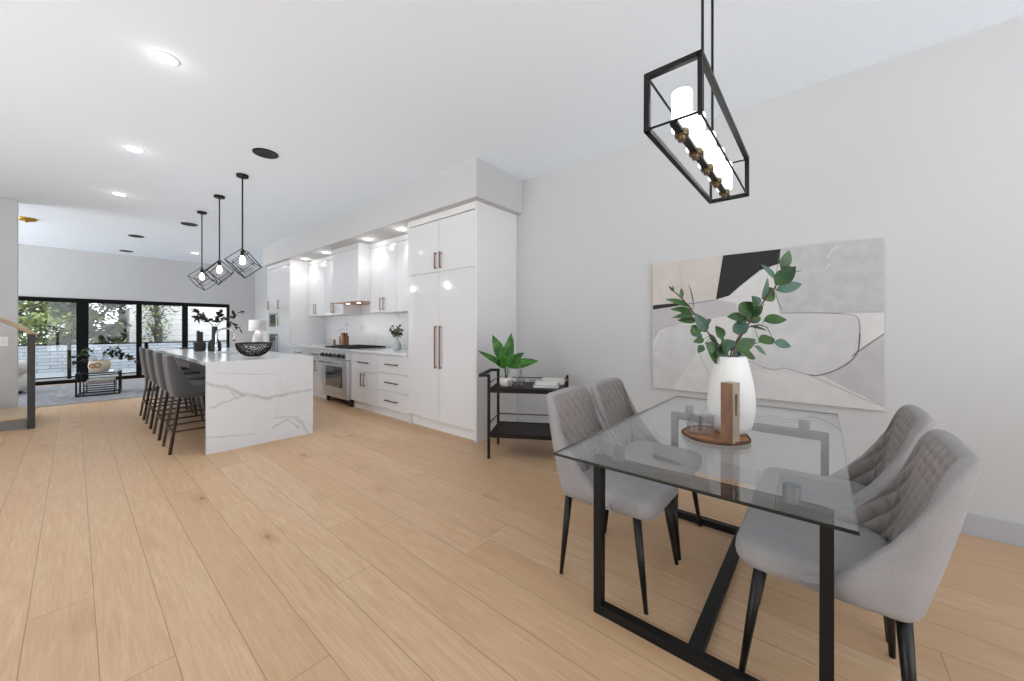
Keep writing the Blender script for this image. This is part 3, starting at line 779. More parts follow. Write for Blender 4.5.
# branches: written in the vase's own axes: a to the right, d away, z up from the vase mouth
random.seed(21)
VM = Vector((1.982, .327, VZ + .34)); SCL = .00090
def P3(cx, cy, d): return Rv * ((cx - 372) * SCL) + Fv * d + Vector((0, 0, (602 - cy) * SCL))
def branch(label, stem, leaves, twigs=(), dep=(0, 0)):
    r = empty('leafy_branch', VM, label, 'branch', 'leafy branches in the white vase')
    n_ = len(stem); y0 = stem[0][1]; y1 = stem[-1][1]
    def dd(cy): return dep[0] + (dep[1] - dep[0]) * (y0 - cy) / (y0 - y1 + 1e-6)
    P = [Vector((0, 0, -.2)) + Fv * 0] + [P3(a, b, dd(b)) for a, b in stem]
    P[0] = Vector((.0, .0, -.25))
    st_ = MB().tube(P, [.0035] * (len(P) - 1) + [.002], 7)
    mb = MB(); tw = st_; got = False
    for (bx_, by_, tx_, ty_, w_, m_) in leaves:
        d0 = dd(by_); jit = random.uniform(-.035, .035)
        b = P3(bx_, by_, d0); t_ = P3(tx_, ty_, d0 + jit)
        # leaf normal mostly toward the room, tipped
        nm = -Fv + Rv * random.uniform(-.6, .6) + Vector((0, 0, random.uniform(.1, .9)))
        leaf(mb, b, t_, w_ * SCL * 1.4, nm, m_, curl=random.uniform(.05, .22), fold=random.uniform(.1, .3), n=8)
        # petiole from nearest stem point
        best = min((P[i].lerp(P[i + 1], k / 8) for i in range(1, len(P) - 1) for k in range(9)), key=lambda q: (q - b).length)
        if (best - b).length > .006: tw.tube([best, b], .0014, 5); got = True
    for pts in twigs: tw.tube([P3(a, b, dd(b)) for a, b in pts], [.003, .0025, .0015][:len(pts)], 6); got = True
    mb.build('leaves', [M['leaf'], M['leaf_blue']], r, weld=False, recalc=False)
    tw.build('stem', M['stem'], r, weld=False)
branch('tall leafy branch rising to the right out of the white vase', [(380, 590), (400, 520), (440, 450), (480, 380), (525, 310), (585, 230), (615, 160), (640, 130)],
    [(612, 140, 635, 50, 44, 0), (580, 190, 530, 108, 38, 1), (585, 220, 658, 132, 56, 0), (590, 247, 712, 215, 42, 1), (523, 292, 604, 236, 58, 0), (517, 290, 530, 185, 36, 1),
     (492, 372, 458, 280, 58, 0), (408, 370, 484, 308, 58, 0), (508, 322, 485, 272, 30, 1), (432, 390, 355, 382, 42, 0), (440, 420, 398, 368, 42, 0), (378, 462, 454, 418, 50, 1), (468, 380, 500, 330, 40, 0), (640, 130, 664, 128, 9, 0), (470, 400, 450, 330, 40, 0)],
    [((600, 200), (640, 165), (712, 148)), ((635, 150), (665, 140), (682, 126))], (0, -.03))
branch('leafy branch spreading low to the right out of the white vase', [(372, 595), (400, 545), (430, 500), (480, 440), (560, 425), (600, 440)],
    [(485, 400, 600, 382, 46, 0), (588, 402, 688, 395, 50, 0), (505, 432, 614, 452, 16, 0), (542, 515, 652, 495, 48, 0), (620, 518, 696, 538, 38, 1), (515, 540, 592, 584, 30, 1), (408, 552, 506, 502, 50, 0), (430, 565, 540, 600, 50, 0), (372, 520, 400, 572, 50, 1), (395, 590, 470, 592, 44, 1), (350, 500, 320, 430, 56, 0), (400, 560, 372, 500, 44, 1)],
    [((560, 372), (580, 345), (608, 310)), ((480, 545), (515, 525), (545, 517))], (.01, .05))
branch('leafy branch leaning left out of the white vase towards the painting corner', [(360, 590), (320, 540), (262, 470), (200, 380), (160, 320), (115, 270), (85, 245)],
    [(172, 328, 48, 283, 32, 0), (182, 350, 64, 342, 30, 0), (185, 372, 64, 386, 22, 0), (205, 402, 110, 400, 30, 0), (250, 462, 184, 368, 42, 1), (240, 402, 264, 432, 44, 1), (176, 482, 228, 462, 50, 1), (236, 500, 170, 514, 25, 0), (230, 532, 188, 566, 26, 0), (262, 475, 312, 542, 30, 0), (300, 625, 253, 556, 56, 0), (340, 600, 296, 540, 50, 0), (130, 285, 121, 232, 16, 0), (192, 335, 154, 212, 9, 0), (350, 575, 306, 492, 42, 0), (300, 560, 240, 520, 44, 0), (150, 372, 110, 330, 30, 0), (210, 430, 180, 470, 40, 0), (330, 560, 360, 500, 36, 1), (170, 395, 150, 340, 34, 0), (85, 250, 68, 215, 9, 0), (85, 250, 96, 212, 9, 0)],
    (), (0, .03))

r = empty('wooden_block', (1.803, .300, VZ), 'slotted wooden block standing upright on the serving board in front of the vase', 'ornament', rotz=-.29)
b = MB(); w_, d_, h_ = .024, .029, .252
b.box(-d_, d_, -w_, w_, 0, .115).box(-d_, d_, -w_, w_, .205, h_)
b.box(-d_, -.010, -w_, w_, .115, .205).box(.010, d_, -w_, w_, .115, .205)
b.build('block', M['oakblock'], r)
MB().box(-d_ - .003, -d_ - .0001, -w_, w_, 0, h_).build('front_veneer', M['walnut'], r)
MB().tube([(0, -w_ + .001, .122), (0, w_ - .001, .122)], .007, 12).build('metal_pin', M['gold'], r)
def tumbler(loc, label, r0=.033, h=.085):
    r = empty('glass_tumbler', loc, label, 'glass', 'clear tumblers on the serving board')
    MB().lathe([(0, 0), (r0 * .86, 0), (r0 * .9, .004), (r0, h), (r0 - .0022, h), (r0 * .86, .012), (0, .010)], 32).build('glass_body', M['glassware'], r)
tumbler((1.838, .452, VZ), 'clear glass tumbler at the left edge of the serving board')
tumbler((1.862, .405, VZ), 'clear glass tumbler between the wooden block and the left tumbler')

# ---------------------------------------------------------------- painting
def painting():
    X = 3.47; ya, yb, z0, z1 = 1.206, -.316, .700, 1.858
    W_, H_ = ya - yb, z1 - z0
    r = empty('abstract_painting', (X, (ya + yb) / 2, z0), 'large unframed abstract canvas in greys, beige and black on the wall behind the table', 'painting')
    m = MB(); m.box(0, XW - X - .001, -W_ / 2, W_ / 2, 0, H_)
    m.build('canvas', M['cv_white'], r, bev=.003)
    # picture coordinates taken from the photo crop: u 45..877 across, top and bottom edges slope
    def uv(cx, cy):
        # perspective of the crop -> fraction on the canvas
        px, py = 640 + cx / 3.585, 230 + cy / 3.585
        k = (px - 512) / 368.5; dx, dy = .765 + .644 * k, .644 - .765 * k
        t = X / dx; return (t * dy - (ya + yb) / 2, 1.255 + t * (328 - py) / 368.5 - z0)
    pm = MB(); mats = [M['cv_beige'], M['cv_black'], M['cv_mid'], M['cv_lilac'], M['cv_grey'], M['cv_line'], M['cv_line2'], M['cv_white']]
    def cl(p):
        return (max(-W_ / 2 + .001, min(W_ / 2 - .001, p[0])), max(.001, min(H_ - .001, p[1])))
    def poly(pts, mi, lv):
        q = [cl(uv(*p)) for p in pts]; x = -.0006 - lv * .0003
        pm.add([(x, a, b) for a, b in q], [tuple(range(len(q)))], mi)
    def line(pts, w, mi, lv=5):
        q = [Vector(cl(uv(*p))) for p in pts]
        # smooth (Catmull-Rom)
        s_ = []
        for i in range(len(q) - 1):
            p0, p1, p2, p3 = q[max(i - 1, 0)], q[i], q[i + 1], q[min(i + 2, len(q) - 1)]
            for k in range(6):
                t = k / 6; s_.append(.5 * ((2 * p1) + (p2 - p0) * t + (2 * p0 - 5 * p1 + 4 * p2 - p3) * t * t + (3 * p1 - p0 - 3 * p2 + p3) * t ** 3))
        s_.append(q[-1]); x = -.0006 - lv * .0003; v = []
        for i, p in enumerate(s_):
            d = (s_[min(i + 1, len(s_) - 1)] - s_[max(i - 1, 0)]).normalized(); nn = Vector((-d.y, d.x)) * w / 2
            v += [(x, *(p + nn)), (x, *(p - nn))]
        pm.add(v, [(2 * i, 2 * i + 1, 2 * i + 3, 2 * i + 2) for i in range(len(s_) - 1)], mi)
    poly([(40, 100), (300, 85), (272, 250), (45, 272)], 0, 0)
    poly([(136, 95), (300, 85), (272, 250), (152, 262), (150, 200)], 0, 1)
    poly([(510, 60), (900, 10), (900, 296), (500, 300), (490, 230)], 2, 0)
    poly([(45, 285), (152, 262), (272, 250), (345, 262), (350, 300), (110, 345), (70, 360), (45, 400)], 3, 0)
    poly([(45, 430), (70, 370), (110, 345), (210, 345), (210, 430), (150, 520), (120, 575), (45, 575)], 4, 1)
    poly([(640, 515), (780, 430), (900, 370), (900, 640), (870, 632)], 3, 1)
    poly([(400, 305), (500, 300), (700, 300), (780, 318), (786, 400), (760, 460), (700, 500), (630, 522), (600, 518), (520, 495), (400, 500)], 4, 2)
    poly([(298, 84), (505, 58), (500, 120), (430, 145), (360, 200), (320, 235), (272, 250)], 1, 3)
    poly([(40, 270), (152, 260), (152, 269), (40, 286)], 1, 3)
    line([(505, 68), (490, 150), (488, 230), (510, 290)], .004, 5)
    line([(505, 298), (620, 297), (740, 302), (782, 318), (788, 370), (782, 430), (755, 470), (700, 503), (640, 520), (600, 518), (520, 495), (470, 500), (390, 470)], .0035, 5, 6)
    line([(788, 370), (782, 430), (755, 470), (700, 503), (640, 521), (605, 519)], .008, 5, 7)
    line([(510, 297), (700, 296), (880, 292)], .003, 6)
    line([(878, 372), (820, 410), (760, 452)], .006, 5)
    line([(600, 518), (700, 560), (800, 605), (872, 632)], .005, 6)
    line([(205, 425), (230, 480), (250, 520)], .005, 6)
    line([(50, 385), (75, 355), (110, 345), (200, 345)], .004, 6)
    line([(272, 250), (200, 262), (152, 266)], .006, 5)
    line([(136, 98), (150, 190), (156, 250)], .003, 6)
    line([(672, 100), (690, 72), (712, 58)], .008, 7)
    line([(665, 140), (680, 120)], .006, 7)
    pm.build('painted_surface', mats, r, weld=False, recalc=False)
painting()

# ---------------------------------------------------------------- linear chandelier over the table
r = empty('linear_chandelier', (1.88, .413, ZC), 'black rectangular cage chandelier with five glowing white glass cylinders over the dining table', 'chandelier')
xa, xb, ya, yb, za, zb_ = 1.39 - 1.88, 2.425 - 1.88, -.091, .091, 2.002 - ZC, 2.200 - ZC
c = MB(); T = .02
t2 = .007
for y, z, t_ in ((ya, za, t2), (yb, za, T), (ya, zb_, T), (yb, zb_, t2)): c.box(xa - t_ / 2, xb + t_ / 2, y - t_ / 2, y + t_ / 2, z - t_ / 2, z + t_ / 2)
for x, z, t_ in ((xa, za, t2), (xb, za, T), (xa, zb_, T), (xb, zb_, t2)): c.box(x - t_ / 2, x + t_ / 2, ya, yb, z - t_ / 2, z + t_ / 2)
for x, y, t_ in ((xa, ya, .015), (xa, yb, T), (xb, ya, T), (xb, yb, .012)): c.box(x - t_ / 2, x + t_ / 2, y - t_ / 2, y + t_ / 2, za - T / 2, zb_ + T / 2)
c.build('cage', M['black'], r, bev=.0015)
MB().box(xa + T / 2, xb - T / 2, -.013, .013, za - .008, za + .006).build('candle_bar', M['black'], r)
for x in (1.825 - 1.88, 2.02 - 1.88):
    MB().tube([(x, 0, za), (x, 0, -.02)], .006, 10).build('rod', M['black'], r)
MB().box(-.3, .3, -.05, .05, -.03, -.001).build('canopy', M['black'], r, bev=.003)
for k in range(5):
    x = xa + .115 + k * (xb - xa - .23) / 4
    MB().lathe([(0, .004), (.024, .004), (.026, .01), (.026, .028), (0, .028)], 24, (x, 0, za - .016)).lathe([(0, .0), (.014, 0), (.014, .03)], 16, (x, 0, za - .028)).build('candle_cup', M['gold'], r)
    MB().lathe([(0, 0), (.034, 0), (.037, .003), (.037, .142), (.035, .145), (.032, .142), (.032, .004), (0, .004)], 28, (x, 0, za + .0135)).build('glass_shade', M['shade'], r)

# ---------------------------------------------------------------- island pendants
def pendant(y, yaw, label):
    r = empty('cage_pendant', (1.27, y, ZC), label, 'pendant light', 'cube cage pendants over the island')
    MB().cyl(0, 0, -.028, -.0005, .06, 28).build('canopy', M['black'], r)
    a = .106; E_ = []
    rot = Matrix.Rotation(yaw, 3, 'Z') @ Matrix.Rotation(math.radians(20), 3, 'X') @ Matrix.Rotation(math.radians(45), 3, 'Y')
    V = {}
    for i in (-1, 1):
        for j in (-1, 1):
            for k in (-1, 1): V[(i, j, k)] = rot @ Vector((i * a, j * a, k * a))
    top = max(V.values(), key=lambda v: v.z)
    sh = Vector((-top.x * .55, -top.y * .55, -.862 - top.z))
    for kx in V: V[kx] = V[kx] + sh
    top = max(V.values(), key=lambda v: v.z)
    c = MB()
    for p in V:
        for ax in range(3):
            if p[ax] == -1:
                q = list(p); q[ax] = 1; c.bar(V[p], V[tuple(q)], .008, ext=.004)
    # inner ring of the cage on one face
    cen = sum(V.values(), Vector()) / 8
    c.bar((0, 0, -.862), top, .008)
    c.build('cage', M['black'], r)
    MB().tube([(0, 0, -.02), (0, 0, -.9)], .0075, 10).build('rod', M['black'], r)
    MB().cyl(0, 0, -.95, -.89, .02, 16).build('socket', M['black'], r)
    MB().lathe([(0, -.105), (.016, -.1), (.026, -.085), (.029, -.065), (.024, -.035), (.014, -.005), (0, 0)], 20, (0, 0, -.945)).build('bulb', M['bulb'], r)
    # clear glass cube inside
    g = MB(); s_ = .62
    W2 = {p: cen + (V[p] - cen) * s_ for p in V}
    idx = {p: i for i, p in enumerate(W2)}
    g.add(list(W2.values()), [[idx[(i, -1, -1)], idx[(i, 1, -1)], idx[(i, 1, 1)], idx[(i, -1, 1)]] for i in (-1, 1)] + [[idx[(-1, j, -1)], idx[(1, j, -1)], idx[(1, j, 1)], idx[(-1, j, 1)]] for j in (-1, 1)])
    c2 = MB()
    for p in W2:
        for ax in range(3):
            if p[ax] == -1:
                q = list(p); q[ax] = 1; c2.bar(W2[p], W2[tuple(q)], .004)
    c2.build('inner_cage', M['black'], r)
    point('pendant_lamp', (1.27, y, ZC - 1.02), 3, .05)
pendant(5.2, .1, 'black cube cage pendant closest to the camera over the island')
pendant(6.265, -.35, 'middle black cube cage pendant over the island')
pendant(7.33, .35, 'farthest black cube cage pendant over the island')

# ---------------------------------------------------------------- ceiling fittings
def downlight(x, y, z, label, energy, ang=125, grp='recessed ceiling downlights', halo=.28):
    r = empty('recessed_downlight', (x, y, z), label, 'downlight', grp)
    MB().lathe([(.058, -.006), (.062, -.008), (.078, -.004), (.08, -.0005)], 32).build('trim_ring', M['plate'], r)
    MB().lathe([(0, -.0035), (.058, -.0035)], 32).build('lens', M['downlight'], r)
    spot('downlight_lamp', (x, y, z - .03), energy, ang)
    point('downlight_glow', (x, y, z - .07), halo, .03)
for x, y, lb in ((.388, 3.34, 'recessed ceiling downlight nearest the camera, brightest of the left row'), (.388, 5.28, 'recessed ceiling downlight second in the left row, level with the first pendant'),
                 (.388, 7.2, 'recessed ceiling downlight third in the left row, small and level with the farthest pendant'), (1.864, 11.48, 'recessed ceiling downlight in the far living room beyond the pendants')):
    downlight(x, y, ZC, lb, 22 if y < 10 else 110)
for x, y, lb in ((2.95, 4.5, 'soffit downlight next to the tall pantry'), (2.95, 5.4, 'soffit downlight just right of the range hood'), (2.97, 6.95, 'soffit downlight just left of the range hood'), (2.97, 7.93, 'soffit downlight next to the oven tower')):
    downlight(x, y, 2.64, lb, 6.5, 130, 'soffit downlights above the counter', .8)
def grille(x, y, label, R_=.112):
    r = empty('ceiling_speaker', (x, y, ZC), label, 'ceiling speaker', 'round black ceiling speakers')
    MB().lathe([(0, -.006), (R_ - .012, -.006), (R_ - .01, -.008)], 36).build('speaker_mesh', M['vent'], r)
    MB().lathe([(R_ - .012, -.007), (R_ - .008, -.012), (R_, -.009), (R_ + .002, -.0005)], 36).build('rim', M['black'], r)
grille(1.265, 4.37, 'round black ceiling speaker closest to the camera, before the pendants')
grille(1.278, 8.36, 'round black ceiling speaker just beyond the farthest pendant')
grille(.779, 10.24, 'round black ceiling speaker left of the pendants, nearer of the far two')
grille(.78, 12.4, 'round black ceiling speaker farthest away near the window wall')
r = empty('brass_ceiling_fixture', (-.505, 9.95, ZC), 'small round brass fixture on the ceiling beside the left wall', 'ceiling light')
MB().lathe([(0, -.05), (.05, -.05), (.1, -.035), (.115, -.012), (.115, -.0005)], 28).build('dome', M['brass'], r)
MB().lathe([(0, -.07), (.02, -.068), (.024, -.05)], 16).build('finial', M['brass'], r)

# ---------------------------------------------------------------- bar cart
CA = math.atan2(-.86, .51)     # cart long axis
r = empty('bar_cart', (2.57, 2.455, 0), 'dark wooden two-shelf bar cart standing against the wall beside the pantry', 'cart', rotz=CA)
# local x runs along the cart, local y to the wall side
Lc, Wc = .74, .45
for (x, y) in ((0, 0), (0, Wc), (Lc, 0), (Lc, Wc)):
    MB().box(x - .013, x + .013, y - .013, y + .013, 0, .80 if x == 0 else .76).build('leg', M['espresso'], r, bev=.002)
s_ = MB().box(.0, Lc, .0, Wc, .652, .672).box(-.01, Lc + .01, -.012, .0, .635, .678).box(-.01, Lc + .01, Wc, Wc + .012, .635, .678)
s_.build('top_shelf', M['espresso'], r, bev=.002)
MB().box(.0, Lc, .0, Wc, .222, .238).box(-.01, Lc + .01, -.012, 0, .205, .245).box(-.01, Lc + .01, Wc, Wc + .012, .205, .245).build('lower_shelf', M['espresso'], r, bev=.002)
h = MB().bar((-.08, -.013, .80), (.013, -.013, .80), .026).bar((-.08, Wc + .013, .80), (.013, Wc + .013, .80), .026).bar((-.08, -.013, .80), (-.08, Wc + .013, .80), .03, ext=.012)
h.build('push_handle', M['espresso'], r, bev=.003)
for z in (.725, .33):
    g = MB().tube([(0, Wc, z), (Lc, Wc, z)], .006, 8).tube([(0, 0, z), (0, Wc, z)], .006, 8).tube([(Lc, 0, z), (Lc, Wc, z)], .006, 8)
    g.build('guard_rail', M['bronze_dark'], r)
def cart(lx, ly, z=.6725):
    return (2.57 + lx * cos(CA) - ly * sin(CA), 2.455 + lx * sin(CA) + ly * cos(CA), z)
# potted plant on the cart
pc = cart(.14, .17)
r = empty('potted_plant', pc, 'broad-leaved green plant in a cream pot on the bar cart', 'plant')
MB().lathe([(0, 0), (.05, 0), (.064, .015), (.07, .05), (.066, .085), (.06, .09), (.056, .085), (.06, .05), (.05, .02), (0, .02)], 32).build('pot', M['pot'], r)
MB().lathe([(0, .078), (.057, .076)], 24).build('soil', M['soil'], r)
S9 = 1 / 9.733 * 3.95 / 368.5
def Q(cx, cy, d=0): return Rv * ((cx - 265) * S9) + Fv * d + Vector((0, 0, (525 - cy) * S9 + .0))
random.seed(2)
lv = [((262, 330), (138, 60), 85, .02), ((270, 330), (312, 40), 75, .05), ((255, 350), (15, 195), 52, -.03), ((285, 350), (555, 285), 88, -.02), ((275, 330), (430, 218), 62, .07),
      ((262, 345), (205, 200), 70, -.07), ((275, 345), (330, 225), 70, -.06), ((262, 340), (175, 245), 50, .06), ((262, 340), (262, 130), 60, .03), ((258, 350), (160, 290), 60, -.05)]
mb = MB(); stm = MB()
for (b0, t0, w0, dp) in lv:
    bb = Q(*b0, dp * .25); tt = Q(*t0, dp)
    root = Vector((random.uniform(-.015, .015), random.uniform(-.015, .015), .075)); st_ = bb.lerp(tt, .12)
    stm.tube([root, root.lerp(st_, .5) + Vector((0, 0, .01)), st_], [.0035, .003, .002], 6)
    leaf(mb, bb, tt, w0 * S9 * 1.2, -Fv * .8 + Vector((0, 0, .7)) + Rv * random.uniform(-.3, .3), 0, curl=.12, fold=.22, n=10)
stm.build('stem', M['leaf_lush'], r, weld=False); mb.build('leaves', M['leaf_lush'], r, weld=False, recalc=False)
r = empty('glass_decanter', cart(.27, .27), 'clear glass decanter with a stopper on the bar cart', 'decanter')
MB().lathe([(0, 0), (.045, 0), (.05, .006), (.052, .055), (.046, .075), (.016, .10), (.014, .135), (.021, .14), (.018, .14), (.011, .132), (.013, .10), (.044, .07), (.048, .012), (0, .01)], 32).build('bottle', M['glassware'], r)
MB().lathe([(0, .13), (.01, .13), (.011, .142), (.02, .15), (.022, .168), (.012, .18), (0, .182)], 20).build('stopper', M['glassware'], r)
def rocks(lx, ly, lb):
    r = empty('rocks_glass', cart(lx, ly), lb, 'glass', 'short glasses on the bar cart')
    MB().lathe([(0, 0), (.03, 0), (.033, .07), (.0305, .07), (.028, .014), (0, .012)], 24).build('glass_body', M['glassware'], r)
rocks(.2, .08, 'short clear glass beside the plant pot, nearest the cart front edge')
rocks(.30, .12, 'short clear glass in front of the decanter on the cart')
rocks(.40, .22, 'short clear glass right of the decanter on the cart')
def book(lx, ly, z, w, d, h, m, lb, rz=0):
    r = empty('book', cart(lx, ly, z), lb, 'book', 'books on the bar cart', rotz=CA + rz)
    c = MB().box(-w / 2, w / 2, -d / 2, d / 2, 0, .002).box(-w / 2, w / 2, -d / 2, d / 2, h - .002, h).box(-w / 2, w / 2, d / 2 - .002, d / 2, .002, h - .002)
    c.build('cover', m, r)
    MB().box(-w / 2 + .003, w / 2 - .003, -d / 2 + .003, d / 2 - .003, .0021, h - .0021).build('pages', M['paper'], r)
book(.54, .2, .6725, .25, .18, .025, M['cake'], 'grey book at the bottom of the stack on the cart')
book(.54, .2, .698, .22, .16, .022, M['ceramic'], 'white book lying on the grey book on the cart', .05)
r = empty('small_tray', cart(.60, .31), 'small cream tray leaning near the wall end of the cart', 'tray', rotz=CA)
MB().box(-.11, .11, -.006, .006, 0, .075).build('tray_panel', M['pot'], r, bev=.003)
MB().box(-.112, .112, -.008, .008, .0, .008).build('rim', M['copper'], r)

# ---------------------------------------------------------------- kitchen counter items
r = empty('copper_canister', (3.2, 6.74, .9185), 'wooden knife block with dark handles on the counter behind the range', 'knife block')
r.name = 'knife_block'
MB().box(-.05, .05, -.09, .09, 0, .19).build('block', M['walnut'], r, bev=.006)
MB().box(-.052, .052, -.03, .03, .01, .235).build('metal_board', M['copper'], r, bev=.004)
for k, (x, y) in enumerate(((-.02, -.07), (.02, -.07), (-.02, .07), (.02, .07))):
    MB().box(x - .008, x + .008, y - .012, y + .012, .189, .25).build('knife_handle', M['iron'], r, bev=.003)
r = empty('pepper_mill', (3.08, 6.86, .9185), 'small dark wooden pepper mill left of the knife block', 'pepper mill')
MB().lathe([(0, 0), (.026, 0), (.027, .02), (.018, .05), (.024, .08), (.016, .1), (.02, .115), (0, .135)], 20).build('mill_body', M['walnut'], r)
r = empty('frosted_vase', (3.2, 5.0, .9185), 'frosted pale bottle vase of olive-green leaves on the counter beside the pantry', 'vase')
MB().lathe([(0, 0), (.05, 0), (.062, .03), (.06, .09), (.035, .14), (.02, .17), (.02, .22), (.024, .225), (.016, .222), (.016, .17), (0, .14)], 28).build('vase_body', mat('frosted_bottle', rgb(186, 192, 190), .3), r)
r = empty('olive_branch_bunch', (3.2, 5.0, 1.12), 'bunch of olive-green leafy twigs in the frosted counter vase', 'branch')
random.seed(9); mb = MB(); tw = MB()
for k in range(16):
    a = random.uniform(0, 2 * PI); e = random.uniform(.3, 1.3); ln = random.uniform(.08, .2)
    p1 = Vector((cos(a) * cos(e), sin(a) * cos(e), sin(e))) * ln + Vector((-.0, .04, 0)); tw.tube([(0, 0, -.03), p1 * .5 + Vector((0, 0, .02)), p1], .002, 5)
    for j in range(7):
        b = p1 * (.35 + .65 * j / 6); d_ = Vector((random.uniform(-1, 1), random.uniform(-1, 1), random.uniform(-.6, .9))).normalized()
        leaf(mb, b, b + d_ * .055, .034, (random.uniform(-1, 1), random.uniform(-1, 1), 1), 0, n=4)
tw.build('twig', M['stem'], r, weld=False); mb.build('leaves', M['leaf_olive'], r, weld=False, recalc=False)

# ---------------------------------------------------------------- living area
r = empty('area_rug', (.6, 11.1, 0), 'large grey patterned rug in the far living area', 'rug')
MB().box(-1.7, 1.9, -1.62, 1.7, .0005, .012).build('rug_pile', M['rug'], r)
MB().box(-1.72, -1.7, -1.62, 1.7, .0005, .010).box(1.9, 1.92, -1.62, 1.7, .0005, .010).box(-1.72, 1.92, -1.64, -1.62, .0005, .010).box(-1.72, 1.92, 1.7, 1.72, .0005, .01).build('binding', M['linen'], r)
r = empty('coffee_table', (.31, 10.45, .013), 'low black metal open-frame coffee table on the rug', 'coffee table', rotz=-.1)
c = MB(); H_ = .42; a, b = .265, .25
for x in (-a, a):
    for y in (-b, b): c.bar((x, y, .0), (x, y, H_), .024)
for z in (.012, H_ - .012):
    for y in (-b, b): c.bar((-a, y, z), (a, y, z), .022)
    for x in (-a, a): c.bar((x, -b, z), (x, b, z), .022)
c.build('frame', M['black'], r)
MB().box(-a, a, -b, b, H_, H_ + .008).build('table_top', M['glassware'], r)
rr_ = MB()
for z in (.06, .10, .14, .18): rr_.bar((-.18, -b + .02, z), (.2, -b + .02, z), .012).bar((-.18, b - .02, z), (.2, b - .02, z), .012)
for x in (-.18, .2):
    for z in (.06, .18): rr_.bar((x, -b + .02, z), (x, b - .02, z), .012)
    for y in (-b + .02, b - .02): rr_.bar((x, y, .02), (x, y, .27), .014)
rr_.build('magazine_rack', M['black'], r)
r = empty('folded_throw', (.32, 10.45, .22), 'grey folded throw in the coffee table rack', 'blanket', rotz=-.1)
MB().box(-.17, .19, -.22, .22, -.0, .07).build('throw_cloth', M['linen'], r, bev=.025, seg=3)
r = empty('cream_basket', (.31, 10.45, .442), 'cream woven basket with tan handles on the coffee table', 'basket', rotz=-.4)
MB().lathe([(0, 0), (.11, 0), (.135, .04), (.15, .1), (.135, .2), (.127, .2), (.138, .1), (.12, .05), (0, .03)], 28).build('basket_body', M['cream'], r)
for s2, ang in ((-1, .3), (1, 2.4)):
    pts = [(-.045 + .035 * cos(t_), -.148, .11 + .035 * sin(t_)) if s2 < 0 else (.03 + .04 * cos(t_), -.152, .12 + .04 * sin(t_)) for t_ in [2 * PI * k / 20 for k in range(21)]]
    MB().tube(pts, .01, 8, cap=False).build('handle', M['tan'], r)
r = empty('trailing_greenery', (.31, 10.45, .58), 'trailing leafy stems spreading wide from the cream basket', 'plant')
random.seed(14); tw = MB(); mb = MB()
for (ax, az, dpt, nl, mi_, dens) in ((-.5, .12, -.05, 10, 0, .7), (-.38, .24, .05, 12, 0, 1), (-.55, -.06, 0, 6, 1, .6), (.45, .2, 0, 16, 1, 1), (.6, .1, .06, 18, 1, 1), (.32, .28, .04, 10, 1, .8), (.85, -.0, .0, 6, 1, .6), (.25, .16, -.05, 8, 0, .8)):
    P = [Vector((0, 0, -.06)), Rv * ax * .3 + Vector((0, 0, .12 + az * .3)), Rv * ax * .65 + Fv * dpt * .6 + Vector((0, 0, .1 + az * .7)), Rv * ax + Fv * dpt + Vector((0, 0, az))]
    tw.tube(P, .004, 5)
    for j in range(nl):
        t_ = .45 + .55 * j / nl; i = min(int(t_ * 3), 2); b = P[i].lerp(P[i + 1], t_ * 3 - i)
        d_ = Vector((random.uniform(-1, 1), random.uniform(-1, 1), random.uniform(-.9, .9))).normalized()
        leaf(mb, b, b + d_ * random.uniform(.05, .085), .055, (random.uniform(-1, 1), random.uniform(-1, 1), .5), mi_, n=4)
tw.build('stem', M['stem'], r, weld=False); mb.build('leaves', [M['leaf'], M['black_leaf']], r, weld=False, recalc=False)

# boucle chair peeking past the stair wall
r = empty('boucle_armchair', (-.86, 11.7, .013), 'white rounded boucle armchair half hidden behind the stair wall', 'armchair', rotz=-.9)
MB().lathe([(0, .06), (.3, .06), (.36, .12), (.37, .3), (.33, .4), (.2, .43), (0, .44)], 36).build('seat', M['boucle'], r)
arc = [(.35 * cos(t_), .35 * sin(t_), .52) for t_ in [PI * .9 + PI * 1.2 * k / 20 for k in range(21)]]
MB().tube(arc, [.06] + [.13] * 19 + [.06], 16).build('backrest', M['boucle'], r)
MB().lathe([(0, 0), (.22, 0), (.24, .05), (.2, .07), (0, .07)], 28).build('plinth', M['black'], r)

# black lounge chair behind the stools
r = empty('lounge_chair', (1.34, 10.35, .013), 'black low lounge chair behind the counter stools near the sliding doors', 'armchair', rotz=-.45)
f_ = MB()
for x in (-.3, .3):
    f_.bar((x, -.36, .02), (x, .36, .02), .024).bar((x, -.36, .02), (x, -.36, .6), .024).bar((x, .36, .02), (x, .36, .6), .024).bar((x, -.36, .6), (x, .36, .6), .03)
f_.bar((-.3, .36, .02), (.3, .36, .02), .024).bar((-.3, -.36, .02), (.3, -.36, .02), .024)
f_.build('frame', M['black'], r)
MB().loft([[(x, -.34, .33), (x, -.34, .45), (x, .26, .40), (x, .40, .82), (x, .46, .80), (x, .33, .30)] for x in (-.28, .28)], sm=False).build('sling_seat', M['black_fab'], r, bev=.03, seg=3)
r = empty('throw_pillow', (1.19, 10.47, .45), 'pale grey throw pillow propped in the black lounge chair', 'pillow', rotz=-.45)
bm_ = []
n = 12
for i in range(n + 1):
    row = []
    for j in range(n + 1):
        u, v_ = i / n * 2 - 1, j / n * 2 - 1; th_ = .075 * ((1 - u ** 4) * (1 - v_ ** 4)) ** .6; row.append((u, v_, th_))
    bm_.append(row)
mb = MB()
for sgn in (-1, 1):
    mb.loft([[Vector((u * .2 * (1 - .06 * v_ * v_), sgn * t_, .2 + v_ * .2 * (1 - .06 * u * u))) for u, v_, t_ in row] for row in bm_], closed=False, cap=False)
